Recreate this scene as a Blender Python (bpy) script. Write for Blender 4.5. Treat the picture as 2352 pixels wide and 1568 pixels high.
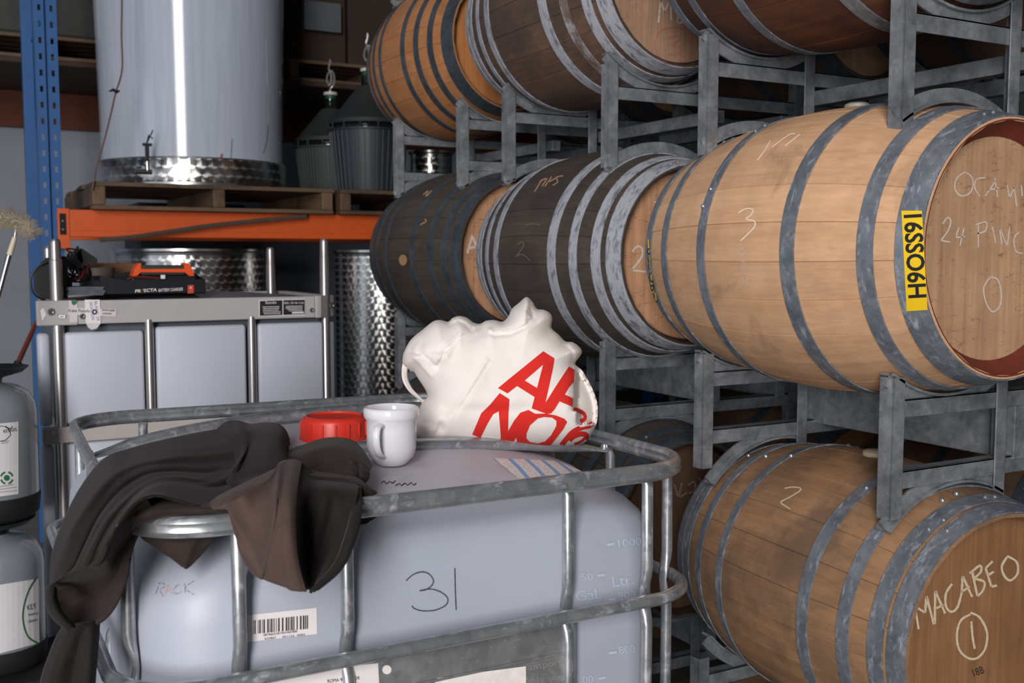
import bpy, bmesh, math, random
from mathutils import Vector, Matrix, noise, geometry
from mathutils.bvhtree import BVHTree
random.seed(7)
PI = math.pi
SC = bpy.context.scene
COL = SC.collection
for o in list(bpy.data.objects): bpy.data.objects.remove(o)

# ------------------------------------------------------------------ camera
FPX, HORIZON, CAMZ, YAW = 2400.0, 590.0, 1.56, math.radians(29.0)
PITCH = math.atan((784 - HORIZON) / FPX)
cam_d = bpy.data.cameras.new('camera'); cam = bpy.data.objects.new('camera', cam_d); COL.objects.link(cam)
cam_d.sensor_width = 36.0; cam_d.lens = 36.0 * FPX / 2352.0
cam.location = (0, 0, CAMZ); cam.rotation_euler = (PI / 2 - PITCH, 0, -YAW)
cam_d.clip_start = 0.05
cam_d.dof.use_dof = True; cam_d.dof.focus_distance = 2.25; cam_d.dof.aperture_fstop = 5.6
SC.camera = cam
# ------------------------------------------------------------------ light
w = bpy.data.worlds.new('overcast_sky'); SC.world = w; w.use_nodes = True
w.node_tree.nodes['Background'].inputs[0].default_value = (0.78, 0.88, 1.0, 1)
w.node_tree.nodes['Background'].inputs[1].default_value = 0.6
def area(name, loc, target, sx, sy, power, col):
    d = bpy.data.lights.new(name, 'AREA'); d.shape = 'RECTANGLE'; d.size = sx; d.size_y = sy
    d.energy = power; d.color = col
    o = bpy.data.objects.new(name, d); COL.objects.link(o); o.location = loc
    o.rotation_euler = (Vector(target) - Vector(loc)).to_track_quat('-Z', 'Y').to_euler()
    return o
area('doorway_daylight', (-4.1, -4.75, 3.2), (-1.6, 3.0, 2.2), 2.2, 6.0, 840, (1.0, 0.955, 0.935))
area('side_fill', (-5.75, 1.2, 2.2), (1.5, 2.2, 1.3), 6.5, 2.6, 30, (0.93, 0.96, 1.0))  # broad dim fill added on the left, wider than the wall opening
area('overhead_fill', (-1.7, 0.3, 6.7), (-0.9, 1.2, 0.0), 2.4, 2.4, 24, (0.92, 0.96, 1.0))  # soft fill added from above, under a closed ceiling
SC.view_settings.view_transform = 'Standard'; SC.view_settings.look = 'None'
SC.view_settings.gamma = 1.0; SC.view_settings.use_curve_mapping = False
SC.view_settings.exposure = 0.0

# ------------------------------------------------------------------ picture -> place helpers
FH = Vector((math.sin(YAW), math.cos(YAW), 0)); RT = Vector((math.cos(YAW), -math.sin(YAW), 0)); ZZ = Vector((0, 0, 1))
FW = FH * math.cos(PITCH) - ZZ * math.sin(PITCH); UP = FH * math.sin(PITCH) + ZZ * math.cos(PITCH)
EYE = Vector((0, 0, CAMZ))
def ray(x, y): return FW + RT * ((x - 1176) / FPX) - UP * ((y - 784) / FPX)
def at(x, y, z): return EYE + ray(x, y) * z                       # a point at forward depth z
def on_z(x, y, z): r = ray(x, y); return EYE + r * ((z - CAMZ) / r.z)
def on_x(x, y, X): r = ray(x, y); return EYE + r * (X / r.x)
def on_y(x, y, Y): r = ray(x, y); return EYE + r * (Y / r.y)
def s_y(Y): return lambda x, y: (on_y(x, y, Y), Vector((0, -1, 0)))
def s_bvh(t, fallback=None):
    def f(x, y):
        r = ray(x, y).normalized(); p, n, i, d = t.ray_cast(EYE, r)
        if p is None: return None if fallback is None else fallback(x, y)
        if n.dot(r) > 0: n = -n
        return p, n
    return f

# ------------------------------------------------------------------ objects
ORG = {}
def tag(o, label=None, cat=None, group=None, kind=None):
    if label: o['label'] = label
    if cat: o['category'] = cat
    if group: o['group'] = group
    if kind: o['kind'] = kind
    return o
def thing(name, label, cat, loc=(0, 0, 0), group=None):
    o = bpy.data.objects.new(name, None); COL.objects.link(o); o.location = loc; o.empty_display_size = 0.1
    ORG[o.name] = Vector(loc)
    return tag(o, label, cat, group)
def link(name, me, mat, parent=None, org=(0, 0, 0), label=None, kind=None):
    """org: world position of the mesh origin; the mesh already sits relative to it"""
    o = bpy.data.objects.new(name, me); COL.objects.link(o)
    if mat and not me.materials: me.materials.append(mat)
    p0 = Vector((0, 0, 0))
    if parent is not None: o.parent = parent; p0 = ORG[parent.name]
    o.location = Vector(org) - p0; ORG[o.name] = Vector(org)
    if label: o['label'] = label
    if kind: o['kind'] = kind
    return o
class MB:
    def __init__(s): s.v = []; s.f = []
    def add(s, vs, fs):
        b = len(s.v); s.v += [Vector(v) for v in vs]; s.f += [tuple(b + i for i in f) for f in fs]; return s
    def box(s, lo, hi, M=None):
        (a, b, c), (d, e, f) = lo, hi
        vs = [Vector(p) for p in ((a,b,c),(d,b,c),(d,e,c),(a,e,c),(a,b,f),(d,b,f),(d,e,f),(a,e,f))]
        if M: vs = [M @ v for v in vs]
        return s.add(vs, [(0,3,2,1),(4,5,6,7),(0,1,5,4),(1,2,6,5),(2,3,7,6),(3,0,4,7)])
    def bbox(s, lo, hi, b=0.004, M=None):
        bm = bmesh.new(); bmesh.ops.create_cube(bm, size=1)
        lo = Vector(lo); hi = Vector(hi)
        for v in bm.verts: v.co = Vector([(lo[i] + hi[i]) / 2 + v.co[i] * (hi[i] - lo[i]) for i in range(3)])
        bmesh.ops.bevel(bm, geom=bm.edges[:], offset=b, segments=2, profile=0.5, affect='EDGES')
        bm.verts.ensure_lookup_table()
        vs = [(M @ v.co if M else v.co.copy()) for v in bm.verts]; fs = [[v.index for v in f.verts] for f in bm.faces]
        bm.free(); return s.add(vs, fs)
    def tube(s, pts, r, n=12, closed=False, cap=True, ry=None, up=None):
        pts = [Vector(p) for p in pts]; m = len(pts); rs = r if isinstance(r, (list, tuple)) else [r] * m
        ys = ry if isinstance(ry, (list, tuple)) else [ry] * m
        vs = []; u = None
        for i, p in enumerate(pts):
            a = pts[(i - 1) % m] if (closed or i > 0) else p; b = pts[(i + 1) % m] if (closed or i < m - 1) else p
            t = (b - a).normalized()
            if u is None or up is not None:
                h = Vector(up) if up is not None else (ZZ if abs(t.z) < 0.9 else Vector((1, 0, 0)))
                u = h
            u = (u - t * u.dot(t)).normalized(); q = t.cross(u)
            for k in range(n):
                a_ = 2 * PI * k / n
                vs.append(p + u * (math.cos(a_) * (ys[i] if ys[i] else rs[i])) + q * (math.sin(a_) * rs[i]))
        fs = []
        for i in range(m if closed else m - 1):
            j = (i + 1) % m
            for k in range(n): fs.append((i*n+k, j*n+k, j*n+(k+1) % n, i*n+(k+1) % n))
        if cap and not closed: fs.append(tuple(range(n))); fs.append(tuple((m-1)*n + k for k in reversed(range(n))))
        return s.add(vs, fs)
    def sweep(s, pts, prof, closed=True, up=(0, 0, 1)):
        """prof: (side, up) pairs swept along a path; side points to the right of travel"""
        pts = [Vector(p) for p in pts]; m = len(pts); n = len(prof); vs = []; U = Vector(up)
        for i, p in enumerate(pts):
            a = pts[(i-1) % m] if (closed or i > 0) else p; b = pts[(i+1) % m] if (closed or i < m-1) else p
            t = (b - a).normalized(); q = t.cross(U).normalized(); u = q.cross(t)
            for (x, y) in prof: vs.append(p + q * x + u * y)
        fs = []
        for i in range(m if closed else m - 1):
            j = (i + 1) % m
            for k in range(n): fs.append((i*n+k, i*n+(k+1) % n, j*n+(k+1) % n, j*n+k))
        if not closed: fs.append(tuple(reversed(range(n)))); fs.append(tuple((m-1)*n + k for k in range(n)))
        return s.add(vs, fs)
    def lathe(s, prof, c=(0, 0, 0), n=48, axis='Z', cap=False):
        vs = []; c = Vector(c)
        for (r, h) in prof:
            for k in range(n):
                a = 2 * PI * k / n
                if axis == 'Z': vs.append(c + Vector((r * math.cos(a), r * math.sin(a), h)))
                else: vs.append(c + Vector((r * math.cos(a), h, -r * math.sin(a))))
        fs = []
        for i in range(len(prof) - 1):
            for k in range(n): fs.append((i*n+k, i*n+(k+1) % n, (i+1)*n+(k+1) % n, (i+1)*n+k))
        if cap: fs.append(tuple(reversed(range(n)))); fs.append(tuple((len(prof)-1)*n + k for k in range(n)))
        return s.add(vs, fs)
    def grid(s, rows):
        n = len(rows[0]); vs = [p for r in rows for p in r]
        fs = [(i*n+j, i*n+j+1, (i+1)*n+j+1, (i+1)*n+j) for i in range(len(rows)-1) for j in range(n-1)]
        return s.add(vs, fs)
    def bvh(s): return BVHTree.FromPolygons(s.v, s.f)
    def build(s, name, mat, parent=None, smooth=False, label=None, kind=None, org=None, angle=40):
        if not s.v: return None
        if org is None:
            lo = Vector([min(v[i] for v in s.v) for i in range(3)]); hi = Vector([max(v[i] for v in s.v) for i in range(3)])
            org = (lo + hi) / 2
        org = Vector(org)
        me = bpy.data.meshes.new(name); me.from_pydata([v - org for v in s.v], [], s.f)
        bm = bmesh.new(); bm.from_mesh(me); bmesh.ops.recalc_face_normals(bm, faces=bm.faces)
        if smooth:
            for f in bm.faces: f.smooth = True
            for e in bm.edges:
                if len(e.link_faces) == 2 and e.calc_face_angle(0) > math.radians(angle): e.smooth = False
        bm.to_mesh(me); bm.free(); me.update()
        return link(name, me, mat, parent, org, label, kind)

# ------------------------------------------------------------------ materials
def lin(r, g, b):
    f = lambda c: (c / 255 / 12.92) if c / 255 <= 0.04045 else ((c / 255 + 0.055) / 1.055) ** 2.4
    return (f(r), f(g), f(b), 1)
class NT:
    def __init__(s, name):
        s.m = bpy.data.materials.new(name); s.m.use_nodes = True; s.t = s.m.node_tree; s.n = s.t.nodes
        s.b = s.n['Principled BSDF']
    def new(s, typ, **kw):
        nd = s.n.new(typ)
        for k, v in kw.items():
            if hasattr(nd, k): setattr(nd, k, v)
            else: nd.inputs[k].default_value = v
        return nd
    def lk(s, a, b): s.t.links.new(a, b)
    def math(s, op, a, b=None, clamp=False):
        nd = s.n.new('ShaderNodeMath'); nd.operation = op; nd.use_clamp = clamp
        for i, v in enumerate((a, b)):
            if v is None: continue
            if isinstance(v, (int, float)): nd.inputs[i].default_value = v
            else: s.lk(v, nd.inputs[i])
        return nd.outputs[0]
    def mix(s, f, a, b, typ='MIX'):
        nd = s.n.new('ShaderNodeMix'); nd.data_type = 'RGBA'; nd.blend_type = typ
        for k, v in ((0, f), (6, a), (7, b)):
            if isinstance(v, (int, float)): nd.inputs[k].default_value = v
            elif isinstance(v, tuple): nd.inputs[k].default_value = v
            else: s.lk(v, nd.inputs[k])
        return nd.outputs[2]
    def ramp(s, f, *stops):
        nd = s.n.new('ShaderNodeValToRGB'); e = nd.color_ramp.elements
        while len(e) < len(stops): e.new(0.5)
        for i, (p, c) in enumerate(stops):
            e[i].position = p; e[i].color = c if isinstance(c, tuple) else (c, c, c, 1)
        s.lk(f, nd.inputs[0]); return nd.outputs[0]
    def noise(s, vec, scale, detail=4, rough=0.55, dist=0.0):
        nd = s.n.new('ShaderNodeTexNoise'); nd.inputs['Scale'].default_value = scale; nd.inputs['Detail'].default_value = detail
        nd.inputs['Roughness'].default_value = rough; nd.inputs['Distortion'].default_value = dist
        s.lk(vec, nd.inputs['Vector']); return nd.outputs[0]
    def scaled(s, vec, sc, off=None):
        nd = s.n.new('ShaderNodeMapping'); nd.inputs['Scale'].default_value = sc; s.lk(vec, nd.inputs[0])
        if off is not None: s.lk(off, nd.inputs['Location'])
        return nd.outputs[0]
    def bump(s, h, strength=0.2, dist=0.002):
        nd = s.n.new('ShaderNodeBump'); nd.inputs['Strength'].default_value = strength; nd.inputs['Distance'].default_value = dist
        s.lk(h, nd.inputs['Height']); s.lk(nd.outputs[0], s.b.inputs['Normal'])
    def obj(s): return s.new('ShaderNodeTexCoord').outputs['Object']
    def pos(s): return s.new('ShaderNodeNewGeometry').outputs['Position']
    def rnd(s): return s.new('ShaderNodeObjectInfo').outputs['Random']
def plain(name, col, rough=0.6, metal=0.0, var=0.12, scale=18, bump=0.0, spec=0.5, sheen=0.0, coat=0.0, trans=0.0):
    t = NT(name); v = t.pos(); n = t.noise(v, scale, 5)
    k = t.ramp(n, (0.25, 1 - var), (0.75, 1 + var * 0.6))
    c = t.mix(1.0, col, k, 'MULTIPLY'); t.lk(c, t.b.inputs['Base Color'])
    t.b.inputs['Roughness'].default_value = rough; t.b.inputs['Metallic'].default_value = metal
    t.b.inputs['Specular IOR Level'].default_value = spec
    if sheen: t.b.inputs['Sheen Weight'].default_value = sheen; t.b.inputs['Sheen Roughness'].default_value = 0.5
    if coat: t.b.inputs['Coat Weight'].default_value = coat
    if trans: t.b.inputs['Transmission Weight'].default_value = trans
    if bump: t.bump(t.noise(v, scale * 6, 3), bump)
    return t.m
def galv(name, dark, light, white=0.0, rough=0.42, metal=0.75, rust=0.0, wscale=3.0):
    t = NT(name); v = t.pos()
    sp = t.new('ShaderNodeTexVoronoi', feature='F1'); sp.inputs['Scale'].default_value = 70; t.lk(v, sp.inputs['Vector'])
    c = t.mix(t.ramp(t.noise(v, 14, 6, 0.62), (0.32, 0.0), (0.7, 1.0)), dark, light)
    c = t.mix(t.math('MULTIPLY', t.new('ShaderNodeSeparateColor').outputs[0], 0.0), c, c)
    g = t.new('ShaderNodeSeparateColor'); t.lk(sp.outputs['Color'], g.inputs[0])
    c = t.mix(0.22, c, t.mix(1.0, c, g.outputs[0], 'MULTIPLY'))
    sc = t.ramp(t.noise(v, 120, 2), (0.70, 0.0), (0.76, 1.0)); c = t.mix(t.math('MULTIPLY', sc, 0.55), c, lin(196, 200, 204))
    ro = t.math('ADD', t.math('MULTIPLY', t.noise(v, 30, 4), 0.25), rough - 0.12)
    me = t.math('ADD', t.math('MULTIPLY', g.outputs[1], 0.0), metal)
    if white:
        wn = t.noise(t.scaled(v, (1.0, wscale, 1.0)), 22, 7, 0.7, 0.4)
        wf = t.ramp(wn, (0.60 - 0.28 * white, 0.0), (0.78 - 0.28 * white, 1.0))
        c = t.mix(t.math('MULTIPLY', wf, 0.85), c, lin(176, 178, 186))
        me = t.math('MULTIPLY', me, t.math('SUBTRACT', 1.0, t.math('MULTIPLY', wf, 0.8)))
        ro = t.math('ADD', ro, t.math('MULTIPLY', wf, 0.2))
    if rust:
        rf = t.ramp(t.noise(v, 9, 6, 0.65), (0.62 - 0.2 * rust, 0.0), (0.74 - 0.2 * rust, 1.0)); c = t.mix(t.math('MULTIPLY', rf, 0.75), c, lin(96, 62, 40))
        me = t.math('MULTIPLY', me, t.math('SUBTRACT', 1.0, t.math('MULTIPLY', rf, 0.8)))
    t.lk(c, t.b.inputs['Base Color']); t.lk(ro, t.b.inputs['Roughness']); t.lk(me, t.b.inputs['Metallic'])
    t.bump(t.noise(v, 90, 4), 0.12, 0.001)
    return t.m
def oak(name, col, dark, stain=None, stain_amt=0.0, var=0.10, grain=0.35, along=1, rough=0.62, fleck=0.0, sat=0.0):
    """grain runs along the object's local axis (0 x, 1 y, 2 z)"""
    t = NT(name); o = t.obj(); r = t.rnd()
    off = t.new('ShaderNodeCombineXYZ')
    for i in range(3): t.lk(t.math('MULTIPLY', r, 7.3 + 3.1 * i), off.inputs[i])
    sc = [1.0, 1.0, 1.0]; sc[along] = 0.045
    v = t.scaled(o, tuple(sc), off.outputs[0])
    g1 = t.noise(v, 90, 6, 0.65, 0.3); g2 = t.noise(v, 22, 4, 0.5, 0.6)
    f = t.math('ADD', t.math('MULTIPLY', g1, 0.6), t.math('MULTIPLY', g2, 0.4))
    c = t.mix(t.ramp(f, (0.38, 1.0), (0.62, 0.0)), col, dark) if grain >= 1 else t.mix(t.math('MULTIPLY', t.ramp(f, (0.36, 1.0), (0.64, 0.0)), grain), col, dark)
    rv = t.math('ADD', t.math('MULTIPLY', r, var * 2), 1 - var)
    c = t.mix(1.0, c, rv, 'MULTIPLY')
    p = t.pos()
    if stain:
        sf = t.ramp(t.noise(p, 4.2, 6, 0.62, 0.5), (0.62 - 0.3 * stain_amt, 0.0), (0.80 - 0.3 * stain_amt, 1.0))
        c = t.mix(t.math('MULTIPLY', sf, 0.75), c, stain)
    cl = t.ramp(t.noise(p, 11, 5, 0.6), (0.3, 0.86), (0.7, 1.06)); c = t.mix(1.0, c, cl, 'MULTIPLY')
    if fleck:
        nz = t.noise(t.scaled(o, (.55, .55, 1.7), off.outputs[0]), 26, 2, 0.5, 1.2)
        fk = t.ramp(nz, (0.555, 0.0), (0.575, 1.0), (0.60, 0.0))
        fk = t.math('MULTIPLY', fk, t.ramp(t.noise(t.scaled(o, (1, 1, 1), off.outputs[0]), 13, 2), (0.46, 0.0), (0.56, 1.0)))
        c = t.mix(t.math('MULTIPLY', fk, fleck), c, dark)
    t.lk(c, t.b.inputs['Base Color']); t.b.inputs['Roughness'].default_value = rough
    t.b.inputs['Specular IOR Level'].default_value = 0.3
    t.bump(f, 0.18, 0.002)
    return t.m
def turned(name, cell=0.05, col=(0.58, 0.58, 0.57, 1), rough=0.26, radius=0.45):
    """engine-turned stainless: every swirl is a ring-brushed disc"""
    t = NT(name); o = t.obj(); s = t.new('ShaderNodeSeparateXYZ'); t.lk(o, s.inputs[0])
    ang = t.math('ARCTAN2', s.outputs[1], s.outputs[0])
    u = t.math('MULTIPLY', ang, round(2 * PI * radius / cell) / (2 * PI)); v = t.math('DIVIDE', s.outputs[2], cell * 0.8)
    row = t.math('FLOOR', v); u2 = t.math('ADD', u, t.math('MULTIPLY', row, 0.5))
    fu = t.math('SUBTRACT', t.math('FRACT', u2), 0.5); fv = t.math('SUBTRACT', t.math('FRACT', v), 0.25)
    a = t.math('ARCTAN2', fv, fu)
    rot = t.math('FRACT', t.math('ADD', t.math('DIVIDE', a, 2 * PI), 1.0))
    tn = t.new('ShaderNodeTangent', direction_type='RADIAL', axis='Z'); t.lk(tn.outputs[0], t.b.inputs['Tangent'])
    t.b.inputs['Anisotropic'].default_value = 0.85; t.lk(rot, t.b.inputs['Anisotropic Rotation'])
    t.b.inputs['Base Color'].default_value = col; t.b.inputs['Metallic'].default_value = 1.0; t.b.inputs['Roughness'].default_value = rough
    return t.m
def chalk(name, col, cover=0.5):
    t = NT(name); n = t.noise(t.pos(), 420, 3, 0.6)
    t.b.inputs['Base Color'].default_value = col; t.b.inputs['Roughness'].default_value = 0.95
    t.lk(t.ramp(n, (0.5 - cover * 0.35, 0.0), (0.62 - cover * 0.2, 1.0)), t.b.inputs['Alpha'])
    return t.m
def cloth(name, col, scale=900, bump=0.25, sheen=0.3, var=0.08):
    t = NT(name); v = t.pos(); k = t.ramp(t.noise(v, 26, 5), (0.3, 1 - var), (0.7, 1 + var))
    t.lk(t.mix(1.0, col, k, 'MULTIPLY'), t.b.inputs['Base Color']); t.b.inputs['Roughness'].default_value = 0.9
    t.b.inputs['Specular IOR Level'].default_value = 0.15
    t.b.inputs['Sheen Weight'].default_value = sheen; t.b.inputs['Sheen Roughness'].default_value = 0.45
    t.bump(t.noise(v, scale, 2), bump, 0.0006)
    return t.m
def glass(name, col, rough=0.05):
    t = NT(name); t.b.inputs['Base Color'].default_value = col; t.b.inputs['Transmission Weight'].default_value = 0.9
    t.b.inputs['Roughness'].default_value = rough; t.b.inputs['IOR'].default_value = 1.35
    return t.m

G = {
 'rack': galv('galvanised_rack_steel', lin(110, 115, 120), lin(164, 168, 172), rough=0.44, metal=0.4),
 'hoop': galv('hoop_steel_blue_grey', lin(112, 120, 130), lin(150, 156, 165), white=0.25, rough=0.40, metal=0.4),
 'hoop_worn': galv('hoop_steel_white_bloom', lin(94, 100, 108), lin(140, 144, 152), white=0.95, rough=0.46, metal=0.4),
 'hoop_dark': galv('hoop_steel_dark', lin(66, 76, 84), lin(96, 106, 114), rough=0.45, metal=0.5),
 'hoop_rust': galv('hoop_steel_rusty', lin(110, 104, 96), lin(160, 156, 150), white=0.8, rust=1.0, metal=0.4),
 'cage': galv('cage_tube_zinc', lin(168, 173, 178), lin(204, 207, 210), white=0.2, rough=0.30, metal=0.75),
 'plate': galv('pressed_zinc_plate', lin(136, 138, 140), lin(160, 161, 162), rough=0.5, metal=0.55),
 'steel': plain('satin_stainless', lin(190, 190, 190), 0.24, 1.0, 0.05),
 'alu': plain('brushed_aluminium_post', lin(176, 172, 172), 0.33, 0.85, 0.06),
}
M_black = plain('black_plastic', lin(18, 19, 21), 0.45)
M_blackm = plain('black_matt', lin(12, 13, 15), 0.8)
M_white = plain('white_paper', lin(226, 222, 222), 0.8, var=0.03)
M_ink = plain('black_ink', lin(22, 22, 26), 0.8, var=0.0)
CH_white = chalk('white_chalk', lin(214, 200, 186), 0.75)
CH_cream = chalk('cream_chalk', lin(206, 190, 160), 0.95)
CH_orange = chalk('pale_orange_chalk', lin(206, 162, 128), 0.55)
CH_pale = chalk('pale_chalk_on_oak', lin(244, 218, 194), 1.1)
CH_pink = chalk('pink_chalk', lin(196, 118, 104), 0.45)
CH_grey = chalk('faint_grey_chalk', lin(120, 110, 102), 0.35)

# ------------------------------------------------------------------ flat marks laid on a surface
def px_mesh(name, v2, faces, surf, mat, parent, lift=0.0012, label=None, kind=None):
    vs = []; ok = []
    for (x, y) in v2:
        h = surf(x, y)
        if h is None: vs.append(Vector((0, 0, 0))); ok.append(False)
        else: vs.append(h[0] + h[1] * lift); ok.append(True)
    fs = [f for f in faces if all(ok[i] for i in f)]
    if not fs: return None
    used = sorted({i for f in fs for i in f}); mp = {i: k for k, i in enumerate(used)}
    m = MB(); m.add([vs[i] for i in used], [tuple(mp[i] for i in f) for f in fs])
    return m.build(name, mat, parent, label=label, kind=kind)
def smooth_line(pts, step=4.0):
    if len(pts) == 2: ctrl = [pts[0], pts[0], pts[1], pts[1]]
    else: ctrl = [pts[0]] + list(pts) + [pts[-1]]
    out = []
    for i in range(1, len(ctrl) - 2):
        p0, p1, p2, p3 = (Vector((c[0], c[1], 0)) for c in ctrl[i-1:i+3]); d = max(2, int((p2 - p1).length / step))
        for k in range(d):
            t = k / d
            out.append(0.5 * ((2*p1) + (-p0+p2)*t + (2*p0-5*p1+4*p2-p3)*t*t + (-p0+3*p1-3*p2+p3)*t**3))
    out.append(Vector((ctrl[-2][0], ctrl[-2][1], 0))); return out
def strokes(name, lines, wpx, surf, mat, parent, lift=0.0012, jit=0.15, sharp=False, label=None):
    v2 = []; fs = []
    for ln in lines:
        if sharp:
            P = []
            for a, b in zip(ln[:-1], ln[1:]):
                seg = smooth_line([a, b]); P += seg if not P else seg[1:]
        else: P = smooth_line(ln)
        b0 = len(v2)
        for i, p in enumerate(P):
            t = (P[min(i+1, len(P)-1)] - P[max(i-1, 0)]); t = t.normalized() if t.length > 1e-6 else Vector((1, 0, 0))
            n = Vector((-t.y, t.x, 0)); ww = wpx * 0.5 * (1 + random.uniform(-jit, jit))
            for q in (p + n * ww, p, p - n * ww): v2.append((q.x, q.y))
        for i in range(len(P) - 1):
            for k in (0, 1): a = b0 + i*3 + k; fs.append((a, a+1, a+4, a+3))
    return px_mesh(name, v2, fs, surf, mat, parent, lift, label)
def fill(name, outer, holes, surf, mat, parent, lift=0.0012, maxlen=9.0, label=None):
    loops = [outer] + list(holes); v2 = []; ed = []
    for lp in loops:
        P = []
        for i in range(len(lp)):
            a = Vector(lp[i]); b = Vector(lp[(i+1) % len(lp)]); d = max(1, int((b - a).length / maxlen))
            P += [a + (b - a) * (k / d) for k in range(d)]
        b0 = len(v2); v2 += P; ed += [(b0 + i, b0 + (i+1) % len(P)) for i in range(len(P))]
    xs = [p.x for p in v2]; ys = [p.y for p in v2]
    y = min(ys)
    while y < max(ys):
        x = min(xs)
        while x < max(xs):
            q = Vector((x + 0.31, y + 0.17))
            if min((q - p).length for p in v2) > maxlen * 0.45: v2.append(q)
            x += maxlen
        y += maxlen
    r = geometry.delaunay_2d_cdt([Vector((p.x, p.y)) for p in v2], ed, [], 0, 1e-4)
    vo, fo = r[0], r[2]
    def inside(q, lp):
        c = False; n = len(lp)
        for i in range(n):
            a = lp[i]; b = lp[i-1]
            if (a[1] > q[1]) != (b[1] > q[1]) and q[0] < (b[0]-a[0]) * (q[1]-a[1]) / (b[1]-a[1]) + a[0]: c = not c
        return c
    fs = []
    for f in fo:
        q = sum((Vector(vo[i]) for i in f), Vector((0, 0))) / len(f)
        if inside(q, outer) and not any(inside(q, h) for h in holes): fs.append(tuple(f))
    return px_mesh(name, [(p[0], p[1]) for p in vo], fs, surf, mat, parent, lift, label)
_fonts = {}
def glyphs(txt, bold=0.0):
    key = (txt, bold)
    if key not in _fonts:
        cu = bpy.data.curves.new('tmp_text', 'FONT'); cu.body = txt; cu.size = 1.0; cu.resolution_u = 3; cu.offset = bold
        o = bpy.data.objects.new('tmp_text', cu); COL.objects.link(o)
        dg = bpy.context.evaluated_depsgraph_get(); me = bpy.data.meshes.new_from_object(o.evaluated_get(dg))
        _fonts[key] = ([v.co.copy() for v in me.vertices], [tuple(p.vertices) for p in me.polygons])
        bpy.data.objects.remove(o); bpy.data.curves.remove(cu); bpy.data.meshes.remove(me)
    return _fonts[key]
def text(name, txt, a, b, hpx, surf, mat, parent, lift=0.0012, shear=0.0, label=None, bold=0.0):
    """letters run in the picture from a to b on the baseline, hpx tall, lying on surf"""
    vs, fs = glyphs(txt, bold)
    if not vs: return None
    x0 = min(v.x for v in vs); x1 = max(v.x for v in vs); A = Vector((a[0], a[1])); D = Vector((b[0], b[1])) - A
    u = D.normalized(); n = Vector((u.y, -u.x)); k = hpx / 0.7
    v2 = [tuple(A + D * ((v.x - x0) / (x1 - x0)) + n * (v.y * k) + u * (shear * v.y * k)) for v in vs]
    return px_mesh(name, v2, fs, surf, mat, parent, lift, label)
def quad(name, c4, surf, mat, parent, lift=0.0008, n=8, label=None):
    a, b, c, d = (Vector(p) for p in c4); v2 = []; fs = []
    for i in range(n + 1):
        for j in range(n + 1):
            s, t = j / n, i / n; p = (a * (1-s) + b * s) * (1-t) + (d * (1-s) + c * s) * t; v2.append((p.x, p.y))
    for i in range(n):
        for j in range(n): q = i*(n+1)+j; fs.append((q, q+1, q+n+2, q+n+1))
    return px_mesh(name, v2, fs, surf, mat, parent, lift, label)
def ngon(cx, cy, rx, ry=None, n=20): return [(cx + rx * math.cos(2*PI*k/n), cy + (ry or rx) * math.sin(2*PI*k/n)) for k in range(n)]

# ================================================================== THE SETTING
M_wall = plain('painted_wall', lin(132, 138, 148), 0.85, var=0.08, scale=3)
M_conc = plain('concrete_floor', lin(112, 110, 106), 0.7, var=0.25, scale=4, bump=0.1)
M_ceil = plain('dark_roof_sheet', lin(70, 72, 74), 0.8)
X0, X1, Y0, Y1, ZT = -6.0, 5.2, -5.0, 7.6, 7.0
def struct(name, lo, hi, mat):
    m = MB(); m.box(lo, hi); return m.build(name, mat, kind='structure')
struct('floor', (X0-.2, Y0-.2, -.2), (X1+.2, Y1+.2, 0), M_conc)
struct('ceiling', (X0-.2, Y0-.2, ZT), (X1+.2, Y1+.2, ZT+.15), M_ceil)
struct('wall_back', (X0-.2, Y1, 0), (X1+.2, Y1+.2, ZT), M_wall)
struct('wall_right', (X1, Y0, 0), (X1+.2, Y1, ZT), M_ceil)
m = MB(); m.box((X0-.2, Y0, 0), (X0, 1.3, ZT)); m.box((X0-.2, 3.9, 0), (X0, Y1, ZT)); m.box((X0-.2, 1.3, 3.3), (X0, 3.9, ZT))
m.build('wall_left', M_wall, kind='structure')
m = MB(); m.box((X0, Y0-.2, 0), (-5.5, Y0, ZT)); m.box((-2.7, Y0-.2, 0), (X1, Y0, ZT)); m.box((-5.5, Y0-.2, 6.4), (-2.7, Y0, ZT))
m.build('wall_front', M_wall, kind='structure')
struct('trim_1', (X0, Y1-.06, 2.40), (X1, Y1, 2.63), oak('red_brown_timber_rail', lin(92, 46, 28), lin(50, 26, 18), along=0, var=0.0))

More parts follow.
